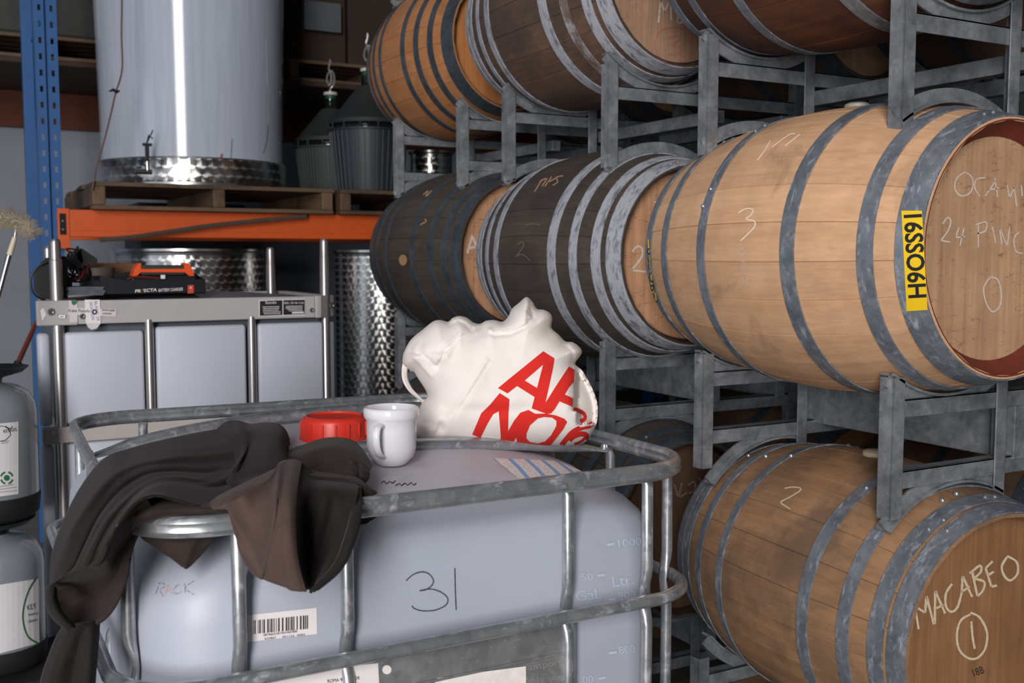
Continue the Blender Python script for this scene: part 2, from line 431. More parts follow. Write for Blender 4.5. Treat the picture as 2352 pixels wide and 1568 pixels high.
# ================================================================== BARRELS
def prof(R, hr, half):
    k = (R - hr) / half ** 2
    return lambda s: R - k * s * s
NST = 24
_mesh_cache = {}
def stave_mesh(key, R, hr, half, mat):
    if key in _mesh_cache: return _mesh_cache[key]
    r = prof(R, hr, half); a = PI / NST; th = lambda s: .026 if abs(s) < half - .06 else .0065 + (.0195 * (half - abs(s)) / .06)
    angs = [-a * .998, -a * .975, -a * .45, 0, a * .45, a * .975, a * .998]; drop = [0.0016, 0.0001, 0, 0, 0, 0.0001, 0.0016]
    m = MB(); rows = []
    S = [-half + 2 * half * i / 14 for i in range(15)]
    for s in S: rows.append([Vector(((r(s) - d) * math.sin(t), s, (r(s) - d) * math.cos(t))) for t, d in zip(angs, drop)])
    m.grid(rows)
    inn = [[Vector(((r(s) - th(s)) * math.sin(t), s, (r(s) - th(s)) * math.cos(t))) for t in (angs[0], angs[-1])] for s in S]
    b = len(m.v); m.grid([list(reversed(q)) for q in inn])
    for e in (0, 14):
        m.f.append((e*7, e*7+3, e*7+6, b + e*2, b + e*2 + 1))
        m.f.append((e*7, e*7+1, e*7+2, e*7+3)); m.f.append((e*7+3, e*7+4, e*7+5, e*7+6))
    for i in range(14):
        m.f.append((i*7, (i+1)*7, b+(i+1)*2+1, b+i*2+1)); m.f.append((i*7+6, b+i*2, b+(i+1)*2, (i+1)*7+6))
    me = bpy.data.meshes.new('stave'); me.from_pydata(m.v, [], m.f); bm = bmesh.new(); bm.from_mesh(me)
    bmesh.ops.recalc_face_normals(bm, faces=bm.faces)
    for f in bm.faces: f.smooth = True
    for e in bm.edges:
        if len(e.link_faces) == 2 and e.calc_face_angle(0) > 0.7: e.smooth = False
    bm.to_mesh(me); bm.free(); me.materials.append(mat); _mesh_cache[key] = me; return me
BAR = {}
def barrel(key, name_label, loc, yaw, R, hr, half, hoops, wood, head_mat, hoop_mats, chime=None, nboards=7, board_rot=0.0, inset=.027, group=None, front_only=False):
    """local axis Y, the head that shows is at -Y"""
    root = thing('wine_barrel', name_label, 'barrel', (0, 0, 0), group)
    r = prof(R, hr, half); sm = stave_mesh((wood.name, R, hr, half), R, hr, half, wood)
    rr = random.Random(hash(key) % 1000 if isinstance(key, int) else sum(map(ord, key)))
    for i in range(NST):
        o = bpy.data.objects.new('stave', sm); COL.objects.link(o); o.parent = root; ORG[o.name] = Vector((0, 0, 0))
        o.rotation_euler = (0, 2 * PI * i / NST + 0.05, 0); o.scale = (1 + rr.uniform(-.0015, .0015),) * 1 + (1, 1 + rr.uniform(-.002, .002))
    for k, (a, b) in enumerate(hoops):
        mt = hoop_mats[k] if isinstance(hoop_mats, (list, tuple)) else hoop_mats
        m = MB(); n = 5; P = []
        for i in range(n + 1):
            s = a + (b - a) * i / n; P.append((r(s) + 0.0042, -s))
        m.lathe([(r(a) + 0.0008, -a)] + P + [(r(b) + 0.0008, -b)], n=72, axis='Y')
        # lapped end of the strip with two rivets
        h = m.build('hoop', mt, root, smooth=True, org=(0, 0, 0), angle=50)
        q = MB(); an = rr.uniform(-.5, .3) if rr.random() < .7 else rr.uniform(1.2, 2.4)
        for d in (-.05, .05):
            s = (a + b) / 2; c = Vector(((r(s) + .0042) * math.sin(an + d), -s, (r(s) + .0042) * math.cos(an + d)))
            u = c.copy(); u.y = 0; u.normalize(); bm = bmesh.new(); bmesh.ops.create_uvsphere(bm, u_segments=8, v_segments=5, radius=.0055)
            q.add([v.co * 1.0 + c for v in bm.verts], [[v.index for v in f.verts] for f in bm.faces]); bm.free()
        q.build('rivet_pair', G['hoop'], h, smooth=True, org=(0, 0, 0))
    # heads
    for side in ((-1,) if front_only else (-1, 1)):
        y0 = side * (half - 0.046); rh = r(half - 0.046) - inset; wb = 2 * rh / nboards
        cuts = [-rh]
        for i in range(nboards - 1): cuts.append(cuts[-1] + wb * (1 + (0.18 if i % 2 else -0.18)))
        cuts.append(rh)
        for i in range(nboards):
            x0, x1 = cuts[i] + .0006, cuts[i+1] - .0006; N = 8; m = MB()
            top = []; bot = []
            for k in range(N + 1):
                x = x0 + (x1 - x0) * k / N; z = math.sqrt(max(rh * rh - x * x, 1e-6)); top.append((x, z)); bot.append((x, -z))
            loop = bot + list(reversed(top)); dz = rr.uniform(-.0012, .0012)
            f0 = [Vector((x, y0 + dz, z)) for x, z in loop]; f1 = [Vector((x, y0 - side * .022, z)) for x, z in loop]
            nL = len(loop); m.add(f0 + f1, [tuple(range(nL)), tuple(reversed(range(nL, 2*nL)))] + [(k, k + nL, (k+1) % nL + nL, (k+1) % nL) for k in range(nL)])
            o = m.build('head_board', head_mat, root, org=(0, 0, 0)); o.rotation_euler = (0, board_rot, 0)
        # bevelled chime inside the stave ends
        m = MB(); m.lathe([(r(half) - .0040, side * (half + .0006)), (r(half) - .0070, side * (half + .0006)), (r(half) - .0160, side * (half - .022)), (rh - .001, side * (half - .0445))], n=72, axis='Y')
        m.build('chime', chime or wood, root, smooth=True, org=(0, 0, 0))
    root.location = loc; root.rotation_euler = (0, 0, yaw); ORG[root.name] = Vector((0, 0, 0))
    M = Matrix.Translation(loc) @ Matrix.Rotation(yaw, 4, 'Z')
    sb = MB(); sb.lathe([(r(-half + 2*half*i/40), -half + 2*half*i/40) for i in range(41)], n=160, axis='Y'); sb.v = [M @ v for v in sb.v]
    hb = MB(); hb.lathe([(r(s) + .0042, -s) for a, b in [hoops[0]] for s in (a + .012, (a+b)/2, b - .012)], n=160, axis='Y'); hb.v = [M @ v for v in hb.v]
    hp = M @ Vector((0, -(half - .046), 0)); hn = M.to_3x3() @ Vector((0, -1, 0))
    def head(x, y):
        q = ray(x, y); t = (hp - EYE).dot(hn) / q.dot(hn); return EYE + q * t, hn
    BAR[key] = dict(root=root, side=s_bvh(sb.bvh()), head=head, hoop=s_bvh(hb.bvh()), M=M, r=r, half=half)
    return root
def on_barrel(o, key):
    """the mark was laid out in world space: hang it on the barrel without moving it"""
    if o is None: return None
    root = BAR[key]['root']; o.parent = root; o.matrix_parent_inverse = BAR[key]['M'].inverted(); return o
def b_strokes(key, where, name, lines, w, mat, **kw):
    left = [list(l) for l in lines]                     # strokes that touch make one mark, each its own part
    while left:
        cl = [left.pop(0)]; grow = True
        while grow:
            grow = False
            for l in list(left):
                if any(min((Vector(p) - Vector(q)).length for q in smooth_line(c)) < 7 for c in [[(v[0], v[1], 0) for v in k] for k in cl] for p in [(v[0], v[1], 0) for v in smooth_line(l)]):
                    cl.append(l); left.remove(l); grow = True
        on_barrel(strokes(name, cl, w, BAR[key][where], mat, None, **kw), key)
def bung(key, ang, s, mat, rad=.032, h=.012):
    B = BAR[key]; r = B['r'](s); m = MB(); m.lathe([(.0, h), (rad*.8, h), (rad, h*.6), (rad*1.02, 0.0), (rad*.8, -.012)], n=20)
    Rm = Matrix.Rotation(ang, 4, 'Y'); T = Matrix.Translation((0, -s, r + .001)); m.v = [Rm @ (T @ v) for v in m.v]
    return m.build('bung', mat, B['root'], smooth=True, org=(0, 0, 0))

W_big = oak('light_oak', lin(218, 176, 138), lin(182, 136, 100), stain=lin(128, 104, 84), stain_amt=.12, grain=.55, var=.06)
W_mac = oak('tan_oak', lin(170, 132, 98), lin(118, 86, 62), stain=lin(104, 86, 72), stain_amt=.6, grain=.55, var=.09)
W_drk = oak('weathered_black_oak', lin(84, 76, 68), lin(50, 45, 41), stain=lin(60, 54, 50), stain_amt=.5, grain=.6, var=.08)
W_mer = oak('brown_grey_oak', lin(116, 90, 74), lin(68, 54, 46), stain=lin(70, 62, 56), stain_amt=.7, grain=.6, var=.09)
W_org = oak('orange_oak', lin(188, 130, 84), lin(144, 92, 56), stain=lin(112, 74, 48), stain_amt=.18, grain=.5, var=.07)
W_wine = oak('wine_stained_oak', lin(112, 72, 50), lin(70, 44, 34), stain=lin(68, 42, 38), stain_amt=.7, grain=.6, var=.08)
H_big = oak('pale_oak_head', lin(196, 158, 124), lin(126, 92, 66), grain=.5, var=.08, along=2, fleck=.75)
H_mac = oak('brown_oak_head', lin(150, 110, 76), lin(100, 70, 46), grain=.6, var=.07, along=2)
H_pnk = oak('pinkish_oak_head', lin(206, 158, 122), lin(110, 74, 52), grain=.45, var=.06, along=2, fleck=.8)
H_mer = oak('grey_oak_head', lin(182, 146, 120), lin(110, 84, 66), grain=.55, var=.07, along=2, fleck=.5)
H_org = oak('orange_oak_head', lin(190, 126, 74), lin(132, 82, 48), grain=.45, var=.06, along=2)
C_red = oak('red_painted_chime', lin(122, 56, 42), lin(88, 40, 30), grain=.4, var=.05)
C_drk = oak('dark_chime', lin(60, 48, 40), lin(40, 32, 28), grain=.4, var=.05)

six = [(.474, .420), (.372, .336), (.176, .136), (-.133, -.166), (-.325, -.358), (-.430, -.470)]
eight = [(.451, .408), (.398, .360), (.310, .277), (.190, .155), (-.155, -.185), (-.277, -.310), (-.360, -.398), (-.408, -.452)]
eightA = [(.474, .425), (.398, .364), (.303, .270), (.160, .125), (-.125, -.160), (-.270, -.303), (-.364, -.398), (-.425, -.468)]
eight2 = [(.474, .422), (.400, .365), (.305, .272), (.208, .168), (-.168, -.208), (-.272, -.305), (-.365, -.400), (-.422, -.468)]
eightO = [(.474, .410), (.355, .322), (.256, .222), (.146, .112), (-.112, -.146), (-.222, -.256), (-.322, -.355), (-.410, -.468)]
# near station, middle and far station of the left-hand column
barrel('big', 'light oak barrel with a yellow stencilled label and a red-rimmed head', (2.06, 1.945, 1.577), 0, .358, .284, .475, six, W_big, H_big, G['hoop'], C_red, nboards=6, inset=.05)
barrel('two', 'blackened oak barrel with white-bloomed hoops directly behind the white tote bag', (2.085, 3.06, 1.565), 0, .361, .279, .475, eight2, W_drk, H_pnk, G['hoop_worn'], C_drk)
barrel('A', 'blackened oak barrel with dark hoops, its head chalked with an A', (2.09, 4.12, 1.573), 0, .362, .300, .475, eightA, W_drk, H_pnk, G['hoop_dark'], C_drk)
barrel('mac', 'tan oak barrel chalked MACABEO on its head, at the bottom of the rack', (2.137, 1.925, .695), math.radians(-5.6), .351, .290, .452, eight, W_mac, H_mac, G['hoop'], W_mac, nboards=5)
barrel('mer', 'brown-grey barrel chalked ME over a pink circle on the top tier', (2.10, 3.165, 2.445), 0, .355, .283, .475, eight2, W_mer, H_mer,
       [G['hoop_worn'], G['hoop_worn'], G['hoop_rust'], G['hoop_worn']] + [G['hoop_worn']] * 4, C_drk)
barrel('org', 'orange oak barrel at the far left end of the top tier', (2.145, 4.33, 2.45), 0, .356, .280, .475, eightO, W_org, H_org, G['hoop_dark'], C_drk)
barrel('wine', 'wine-stained red-brown barrel above the light oak barrel on the top tier', (2.07, 1.945, 2.452), 0, .356, .284, .475, six, W_wine, H_mac, G['hoop'], C_drk)
barrel('low2', 'shaded dark barrel on the bottom tier beneath the black barrels, seen past the bag', (2.085, 3.06, .695), 0, .356, .282, .475, eight2, W_drk, oak('shade_toned_oak_head', lin(84, 64, 50), lin(52, 40, 32), along=2), G['hoop_dark'], C_drk)  # dark wood and head tones stand in for the shade down here
barrel('low3', 'shaded barrel at the far end of the bottom tier behind the plastic tanks', (2.09, 4.12, .695), 0, .356, .282, .475, eight2, W_mer, H_mac, G['hoop_dark'], C_drk)
# the second column, standing in the shade beyond the first
XC2 = 2.86
for key, Y, Z, wd, hd, lab in (
    ('b1', 1.945, 2.452, W_mer, H_mer, 'shadowed barrel of the second column, top tier, nearest end'), ('b2', 3.08, 2.452, W_mer, H_mer, 'shadowed barrel of the second column, top tier, middle'),
    ('b3', 1.945, 1.577, W_drk, H_mer, 'shadowed barrel of the second column, middle tier, nearest end'), ('b4', 3.06, 1.577, W_drk, H_mer, 'shadowed barrel of the second column, middle tier, middle'),
    ('b5', 1.945, .695, W_mer, H_mac, 'shadowed barrel of the second column, bottom tier, nearest end'), ('b6', 3.06, .695, W_mer, H_mac, 'shadowed barrel of the second column, bottom tier, faintly chalked on its head'),
    ('b7', 4.15, 2.452, W_mer, H_mer, 'shadowed barrel of the second column, top tier, far end'), ('b8', 4.12, 1.577, W_drk, H_mer, 'shadowed barrel of the second column, middle tier, far end')):
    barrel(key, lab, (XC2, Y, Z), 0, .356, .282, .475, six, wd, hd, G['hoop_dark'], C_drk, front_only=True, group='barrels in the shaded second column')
for k_ in list(BAR):
    if k_[0] == 'b' and len(k_) == 2: pass

S_bung = plain('cream_silicone', lin(206, 192, 166), 0.5)
S_bungw = plain('grey_silicone', lin(150, 146, 136), 0.5)
bung('mac', 0.0, .03, S_bung); bung('big', 0.02, .02, S_bungw); bung('two', 0.0, .03, S_bungw); bung('A', 0.05, .06, S_bungw)

for key_, pts_ in (('big', ((1635, 436), (1618, 475), (1566, 776), (1594, 820))), ('mac', ((1991, 1123), (2165, 1152), (2197, 1137), (2168, 1197), (2134, 1218), (2176, 1221), (1720, 1048), (1760, 1050), (1818, 1049)))):
    for p_ in pts_:
        h_ = BAR[key_]['side'](*p_)
        if h_ is None: continue
        q_ = MB(); q_.lathe([(0, .0055), (.004, .0045), (.0065, .001), (.0065, -.003)], n=10); R_ = h_[1].to_track_quat('Z', 'Y').to_matrix().to_4x4(); q_.v = [Matrix.Translation(h_[0] + h_[1] * .004) @ (R_ @ v) for v in q_.v]
        on_barrel(q_.build('rivet', G['cage'], None, smooth=True), key_)
# chalk, paint and labels on the barrels ------------------------------------------------------
M_yel = plain('yellow_label', lin(240, 198, 20), 0.55, var=0.02)
on_barrel(quad('yellow_label', [(2071, 484), (2118, 484), (2131, 711), (2083, 714)], BAR['big']['hoop'], M_yel, None, .0012), 'big')
on_barrel(text('stencil_code', '16SSO6H', (2078, 494), (2089, 684), 40, BAR['big']['hoop'], M_ink, None, .0022, bold=.022), 'big')
hb = MB(); r_ = BAR['big']['r']; hb.lathe([(r_(s) + .0044, -s) for s in (-.43, -.45, -.47)], n=160, axis='Y'); hb.v = [BAR['big']['M'] @ v for v in hb.v]; rear_h = s_bvh(hb.bvh())
on_barrel(quad('yellow_label', [(1488, 550), (1501, 550), (1515, 712), (1501, 712)], rear_h, M_yel, None, .0012), 'big')
on_barrel(text('stencil_code', '16SSO6H', (1486, 557), (1499, 694), 12, rear_h, M_ink, None, .0022), 'big')
b_strokes('big', 'side', 'chalk_mark', [[(1697, 489), (1712, 480), (1730, 481), (1726, 494), (1714, 503), (1733, 508), (1734, 520), (1718, 538), (1702, 553)]], 3.2, CH_pale)
b_strokes('big', 'side', 'chalk_mark', [[(1770, 323), (1758, 345), (1740, 369)], [(1775, 338), (1812, 311), (1827, 308)], [(1838, 309), (1804, 336)]], 3.0, CH_pale)
b_strokes('big', 'side', 'chalk_smear', [[(1704, 560), (1710, 620), (1716, 658)]], 13, chalk('faint_smear', lin(226, 196, 172), .06))
big_txt = [[(2214, 395), (2196, 410), (2192, 432), (2205, 449), (2225, 444), (2234, 425), (2229, 404), (2214, 395)],
    [(2262, 408), (2242, 412), (2238, 432), (2250, 452)], [(2286, 415), (2262, 450)], [(2284, 408), (2290, 452)], [(2270, 436), (2294, 432)],
    [(2312, 425), (2318, 455)], [(2318, 455), (2328, 430)], [(2328, 430), (2334, 474)], [(2344, 425), (2347, 450)]]
b_strokes('big', 'head', 'chalk_lettering', big_txt, 3.2, CH_white)
b_strokes('big', 'head', 'chalk_lettering', [[(2164, 514), (2176, 499), (2183, 508), (2176, 530), (2160, 552)], [(2160, 552), (2182, 556)], [(2202, 522), (2196, 544), (2215, 542)], [(2213, 524), (2204, 564)],
    [(2246, 516), (2246, 568)], [(2240, 516), (2264, 510), (2262, 530), (2244, 536)], [(2278, 520), (2286, 558)], [(2294, 520), (2300, 560)], [(2294, 520), (2312, 566)], [(2312, 566), (2318, 522)],
    [(2340, 532), (2328, 548), (2332, 576), (2348, 582)]], 3.2, CH_white)
b_strokes('big', 'head', 'chalk_lettering', [[(2274, 636), (2262, 652), (2258, 670), (2266, 700), (2280, 716), (2296, 700), (2298, 668), (2290, 642), (2274, 636)]], 3.6, CH_white)
b_strokes('mac', 'side', 'chalk_mark', [[(1803, 1122), (1820, 1119), (1838, 1121), (1838, 1127), (1818, 1140), (1797, 1151), (1795, 1156), (1816, 1169)]], 3.6, CH_cream)
mac_txt = [[(2109, 1444), (2101, 1392)], [(2101, 1392), (2124, 1406)], [(2124, 1406), (2127, 1368)], [(2127, 1368), (2144, 1433)], [(2146, 1432), (2147, 1356)], [(2147, 1356), (2170, 1408)], [(2150, 1396), (2166, 1388)],
    [(2186, 1340), (2172, 1362), (2172, 1392), (2184, 1404), (2198, 1394), (2208, 1360)], [(2208, 1360), (2210, 1322)], [(2210, 1322), (2232, 1370)], [(2206, 1360), (2226, 1346)],
    [(2232, 1312), (2244, 1368)], [(2226, 1316), (2250, 1298), (2252, 1312), (2238, 1326)], [(2238, 1328), (2260, 1336), (2256, 1356), (2244, 1368)], [(2263, 1304), (2269, 1324), (2276, 1346)], [(2263, 1304), (2279, 1288)], [(2268, 1320), (2282, 1312)], [(2276, 1346), (2289, 1344)],
    [(2312, 1278), (2300, 1300), (2306, 1322), (2320, 1332), (2336, 1316), (2334, 1290), (2312, 1276)]]
b_strokes('mac', 'head', 'chalk_lettering', mac_txt, 5.4, CH_cream)
b_strokes('mac', 'head', 'chalk_lettering', [[(2228, 1410), (2206, 1424), (2197, 1456), (2202, 1490), (2222, 1510), (2244, 1510), (2262, 1488), (2266, 1452), (2250, 1418), (2228, 1406)], [(2230, 1426), (2233, 1462), (2238, 1489)]], 5.2, CH_cream)
on_barrel(text('branded_mark', '18B', (2237, 1553), (2261, 1544), 17, BAR['mac']['head'], M_ink, None), 'mac')
b_strokes('A', 'head', 'chalk_lettering', [[(1073, 582), (1083, 546), (1086, 545), (1102, 588)], [(1078, 570), (1094, 566)]], 5.0, CH_white)
b_strokes('A', 'head', 'chalk_lettering', [[(1142, 488), (1130, 482), (1128, 494), (1138, 496)], [(1116, 498), (1122, 508)]], 3.6, CH_white)
b_strokes('A', 'side', 'chalk_mark', [[(966, 516), (980, 508), (976, 504)], [(972, 448), (984, 438), (978, 452), (992, 438)]], 2.2, CH_orange)
b_strokes('two', 'side', 'chalk_mark', [[(1228, 441), (1246, 412)], [(1240, 418), (1256, 410), (1246, 428)], [(1252, 428), (1268, 406)], [(1262, 418), (1276, 410)], [(1294, 404), (1278, 408), (1282, 418), (1270, 426)]], 2.2, CH_orange)
b_strokes('two', 'side', 'chalk_mark', [[(1188, 562), (1200, 555), (1204, 562), (1196, 576), (1186, 590)], [(1184, 590), (1200, 584), (1218, 598)]], 2.6, CH_grey)
on_barrel(fill('side_plug', ngon(927, 597, 9.5, 12.5), [], BAR['A']['side'], plain('pale_plug_wood', lin(172, 136, 96), .6), None, .003, 6), 'A')
b_strokes('two', 'side', 'chalk_mark', [[(1208, 517), (1225, 514), (1242, 517)]], 3.0, CH_grey)
b_strokes('two', 'head', 'chalk_lettering', [[(1452, 578), (1462, 566), (1474, 570), (1474, 588), (1462, 606), (1450, 620)], [(1450, 620), (1482, 624)]], 4.4, CH_white)
b_strokes('two', 'head', 'chalk_lettering', [[(1528, 445), (1520, 452), (1526, 460)], [(1502, 462), (1512, 474)]], 3.2, CH_white)
b_strokes('mer', 'head', 'chalk_lettering', [[(1512, 52), (1517, 0)], [(1517, 0), (1526, 28)], [(1526, 28), (1540, -4)], [(1540, -4), (1541, 46)], [(1556, 0), (1556, 54)], [(1556, 2), (1580, -4)], [(1556, 26), (1576, 22)], [(1556, 54), (1584, 46)],
    [(1592, 10), (1596, 44)], [(1596, 44), (1606, 16)], [(1606, 16), (1612, 50)]], 4.2, CH_white)
b_strokes('mer', 'head', 'chalk_lettering', [[(1548, 62), (1518, 70), (1504, 96), (1512, 128), (1544, 146), (1574, 134), (1588, 104), (1578, 72), (1548, 62)], [(1534, 88), (1552, 82), (1560, 92), (1544, 104), (1564, 110), (1556, 124), (1536, 124)]], 3.4, CH_pink)
b_strokes('low2', 'head', 'chalk_lettering', [[(1548, 1112), (1556, 1138)], [(1566, 1108), (1560, 1140), (1578, 1130)], [(1580, 1114), (1594, 1106), (1596, 1124), (1582, 1132)], [(1604, 1096), (1614, 1112)]], 4.0, CH_grey)
b_strokes('b6', 'head', 'chalk_lettering', [[(1898, 1048), (1906, 1020)], [(1906, 1020), (1916, 1044)], [(1924, 1040), (1934, 1018)], [(1934, 1018), (1944, 1040)], [(1962, 1020), (1952, 1034), (1964, 1042)], [(1974, 1040), (1984, 1018), (1992, 1040)]], 3.6, CH_grey)

# ================================================================== BARREL RACKS
def rack(label, Yc, zb, tiers, cu=(2.07, 2.07), cl=(2.07, 2.07), tiers2=None):
    """one cradle rack: two frames 0.66 m apart, each carrying two barrels. tiers = (centre z of the barrel above, centre z of the one below)"""
    root = thing('barrel_rack', label, 'barrel rack', (2.46, Yc, zb), 'galvanised cradle racks between the barrels')
    h = .325; tiers2 = tiers2 or tiers; a = .040; t = .005
    for sy in (-1, 1):
        Y = Yc + sy * .33
        for ci, xc in enumerate((2.07, XC2)):
            zu, zl = (tiers, tiers2)[ci]; fi = 0 if sy < 0 else 1; xu, xlo = (cu[fi], cl[fi]) if ci == 0 else (XC2, XC2)
            for sx in (-1, 1):
                X = xc + sx * .20; m = MB()
                m.bbox((min(0, -sx * a), 0, 0), (max(0, -sx * a), t, h), .0024); m.bbox((min(0, -sx * t), 0, 0), (max(0, -sx * t), a, h), .0024)
                m.v = [Vector((v.x + X, v.y * (1 if sy < 0 else 1) + Y, v.z + zb)) for v in m.v]
                m.build('post', G['rack'], root)
            # cradle under the upper barrel and saddle over the lower one: flat bars on edge
            for nm, zc, sg, xk in (('cradle', zu, -1, xu), ('saddle', zl, 1, xlo)):
                if zc is None: continue
                R0 = .3325; ta, tb = max(-.85, math.asin((xc - .1935 - xk) / R0)), min(.85, math.asin((xc + .1935 - xk) / R0)); m = MB(); P = []
                for i in range(17):
                    an = ta + (tb - ta) * i / 16; P.append(Vector((xk + R0 * math.sin(an), Y + .022, zc + sg * R0 * math.cos(an))))
                m.sweep(P, [(-.022, 0), (-.022, sg * .006), (.022, sg * .006), (.022, 0)], closed=False, up=(0, 0, 1))
                m.sweep([p + Vector((0, -.008, 0)) for p in P], [(-.003, 0), (-.003, sg * .034), (.003, sg * .034), (.003, 0)], closed=False, up=(0, 0, 1))
                m.build(nm, G['rack'], root)
        for z in ((zb + .068, zb + .232) if (zb < 1.5 or Yc > 4) else (zb + .215,)):
            m = MB()
            for x0, x1 in ((1.877, 2.263), (2.667, 3.053), (2.271, 2.659)):
                m.bbox((x0, Y + .006, z), (x1, Y + .011, z + .042), .001); m.bbox((x0, Y + .006, z + .037), (x1, Y + .040, z + .042), .001)
            m.build('cross_bar', G['rack'], root)
    for X in (2.30, 2.63):
        m = MB()
        zz0, zz1 = (zb + .10, zb + .232) if zb < 1.5 else (zb + .165, zb + .208)
        m.bbox((X - .035 if X > 2.4 else X, Yc - .33, zz0), (X + .005 if X > 2.4 else X + .04, Yc + .37, zz1), .002)
        m.build('fork_channel', G['rack'], root)
    return root
for Yc, yn, c1, c2, c3, z2, z3 in ((1.945, 'nearest station', (2.105, 2.169), (2.06, 2.06), (2.07, 2.07), 1.577, 2.452), (3.085, 'middle station', (2.085, 2.085), (2.085, 2.085), (2.10, 2.10), 1.565, 2.445), (4.13, 'far station', (2.09, 2.09), (2.09, 2.09), (2.10, 2.10), 1.573, 2.440)):
    rack(f'galvanised barrel rack at the {yn}, between the floor and the bottom tier', Yc, .0905, (.695, None), cu=c1)
    rack(f'galvanised barrel rack at the {yn}, between bottom and middle tiers', Yc, .965, (z2, .695), c2, c1, (1.577, .695))
    rack(f'galvanised barrel rack at the {yn}, between middle and top tiers', Yc, 1.840, (z3, z2), c3, c2, (2.452, 1.577))
rack('galvanised barrel rack resting on the orange barrel at the top left', 4.13, 2.715, (3.330, 2.455), (2.12, 2.12), (2.12, 2.12), (3.33, 2.452))
m = MB(); 
for i, Yc in enumerate((1.945, 3.085, 4.13)):
    for sy in (-1, 1):
        m = MB(); m.bbox((1.80, Yc + sy * .33 - .05, 0), (3.10, Yc + sy * .33 + .05, .0900), .004)
        o = m.build('timber_bearer', oak('bearer_timber', lin(120, 96, 70), lin(80, 62, 46), along=0) if 'bearer_timber' not in bpy.data.materials else bpy.data.materials['bearer_timber'])
        tag(o, ('near' if sy < 0 else 'far') + ' timber bearer on the floor under the ' + ('nearest', 'middle', 'far')[i] + ' barrel rack', 'timber bearer', 'timber bearers under the racks')

# ================================================================== CAGED PLASTIC TANK IN FRONT
def rrect(c, r, n=8, bulge=0.0):
    """c: four corners counter-clockwise (xy), rounded with radius r"""
    out = []
    c = [Vector((p[0], p[1])) for p in c]
    for i in range(4):
        p, a, b = c[i], c[i-1], c[(i+1) % 4]; u = (a - p).normalized(); v = (b - p).normalized()
        s, e = p + u * r, p + v * r
        for k in range(n + 1):
            t = k / n; q = s * (1-t)**2 + p * 2*t*(1-t) * .72 + (s + e) * .5 * 2*t*(1-t) * .28 + e * t*t; out.append(q)
        nxt = c[(i+1) % 4]; e2 = nxt + (p - nxt).normalized() * r
        for k in (1, 2, 3, 4, 5): out.append(e + (e2 - e) * k / 6)
    return out
HD = NT('milky_blue_polyethylene'); v_ = HD.pos()
c_ = HD.mix(HD.ramp(HD.noise(v_, 2.4, 3), (0.3, 0.0), (0.7, 1.0)), lin(164, 171, 184), lin(178, 184, 196))
HD.lk(c_, HD.b.inputs['Base Color']); HD.b.inputs['Roughness'].default_value = 0.42; HD.b.inputs['Subsurface Weight'].default_value = 0.25
HD.b.inputs['Subsurface Radius'].default_value = (.02, .025, .035); HD.b.inputs['Subsurface Scale'].default_value = 0.6; HD = HD.m
HDt = NT('milky_polyethylene_top'); v_ = HDt.pos()
c_ = HDt.mix(HDt.ramp(HDt.noise(v_, 7, 6, .65), (0.52, 0.0), (0.78, 1.0)), lin(182, 180, 188), lin(150, 148, 156))
HDt.lk(c_, HDt.b.inputs['Base Color']); HDt.b.inputs['Roughness'].default_value = 0.5; HDt = HDt.m
ibc = thing('caged_tank', 'milky blue caged tank marked 31 with a brown sweatshirt thrown over its rim', 'tank', (.76, 2.16, 0))
BX0, BX1, BY0, BY1 = .258, 1.268, 1.612, 2.715
def dome(x, y):
    u = (x - (BX0+BX1)/2) / ((BX1-BX0)/2); v = (y - (BY0+BY1)/2) / ((BY1-BY0)/2)
    return 1.085 + .085 * max(0, 1 - abs(u)**3.2) * max(0, 1 - abs(v)**3.2)
m = MB(); rings = []
def ring(ins, z, r): return [Vector((p.x, p.y, z)) for p in rrect([(BX0+ins, BY0+ins), (BX1-ins, BY0+ins), (BX1-ins, BY1-ins), (BX0+ins, BY1-ins)], r, 8)]
for ins, z, r in ((.05, .145, .10), (.012, .17, .12), (0, .22, .12), (0, .5, .12), (0, .8, .12), (0, .98, .12), (.004, 1.02, .12), (.016, 1.05, .12), (.036, 1.073, .12), (.06, 1.088, .12)): rings.append(ring(ins, z, r))
for k in range(1, 9):
    s = 1 - k / 9; base = ring(.06, 0, .12); cx, cy = (BX0+BX1)/2, (BY0+BY1)/2
    rings.append([Vector((cx + (p.x-cx)*s, cy + (p.y-cy)*s, max(1.088, dome(cx + (p.x-cx)*s, cy + (p.y-cy)*s) + .003))) for p in base])
n_ = len(rings[0]); vs = [p for r in rings for p in r]; side_f = []; top_f = []
for i in range(len(rings)-1):
    for k in range(n_): (side_f if i < 10 else top_f).append((i*n_+k, i*n_+(k+1) % n_, (i+1)*n_+(k+1) % n_, (i+1)*n_+k))
top_f.append(tuple((len(rings)-1)*n_+k for k in range(n_))); side_f.append(tuple(reversed(range(n_))))
m.add(vs, side_f + top_f); bottle = m.build('bottle', HD, ibc, smooth=True, angle=80)
bottle.data.materials.append(HDt)
nside = len(side_f)
for p in bottle.data.polygons: p.material_index = 0 if p.index < nside else 1
TOPB = m.bvh(); s_top = s_bvh(TOPB)
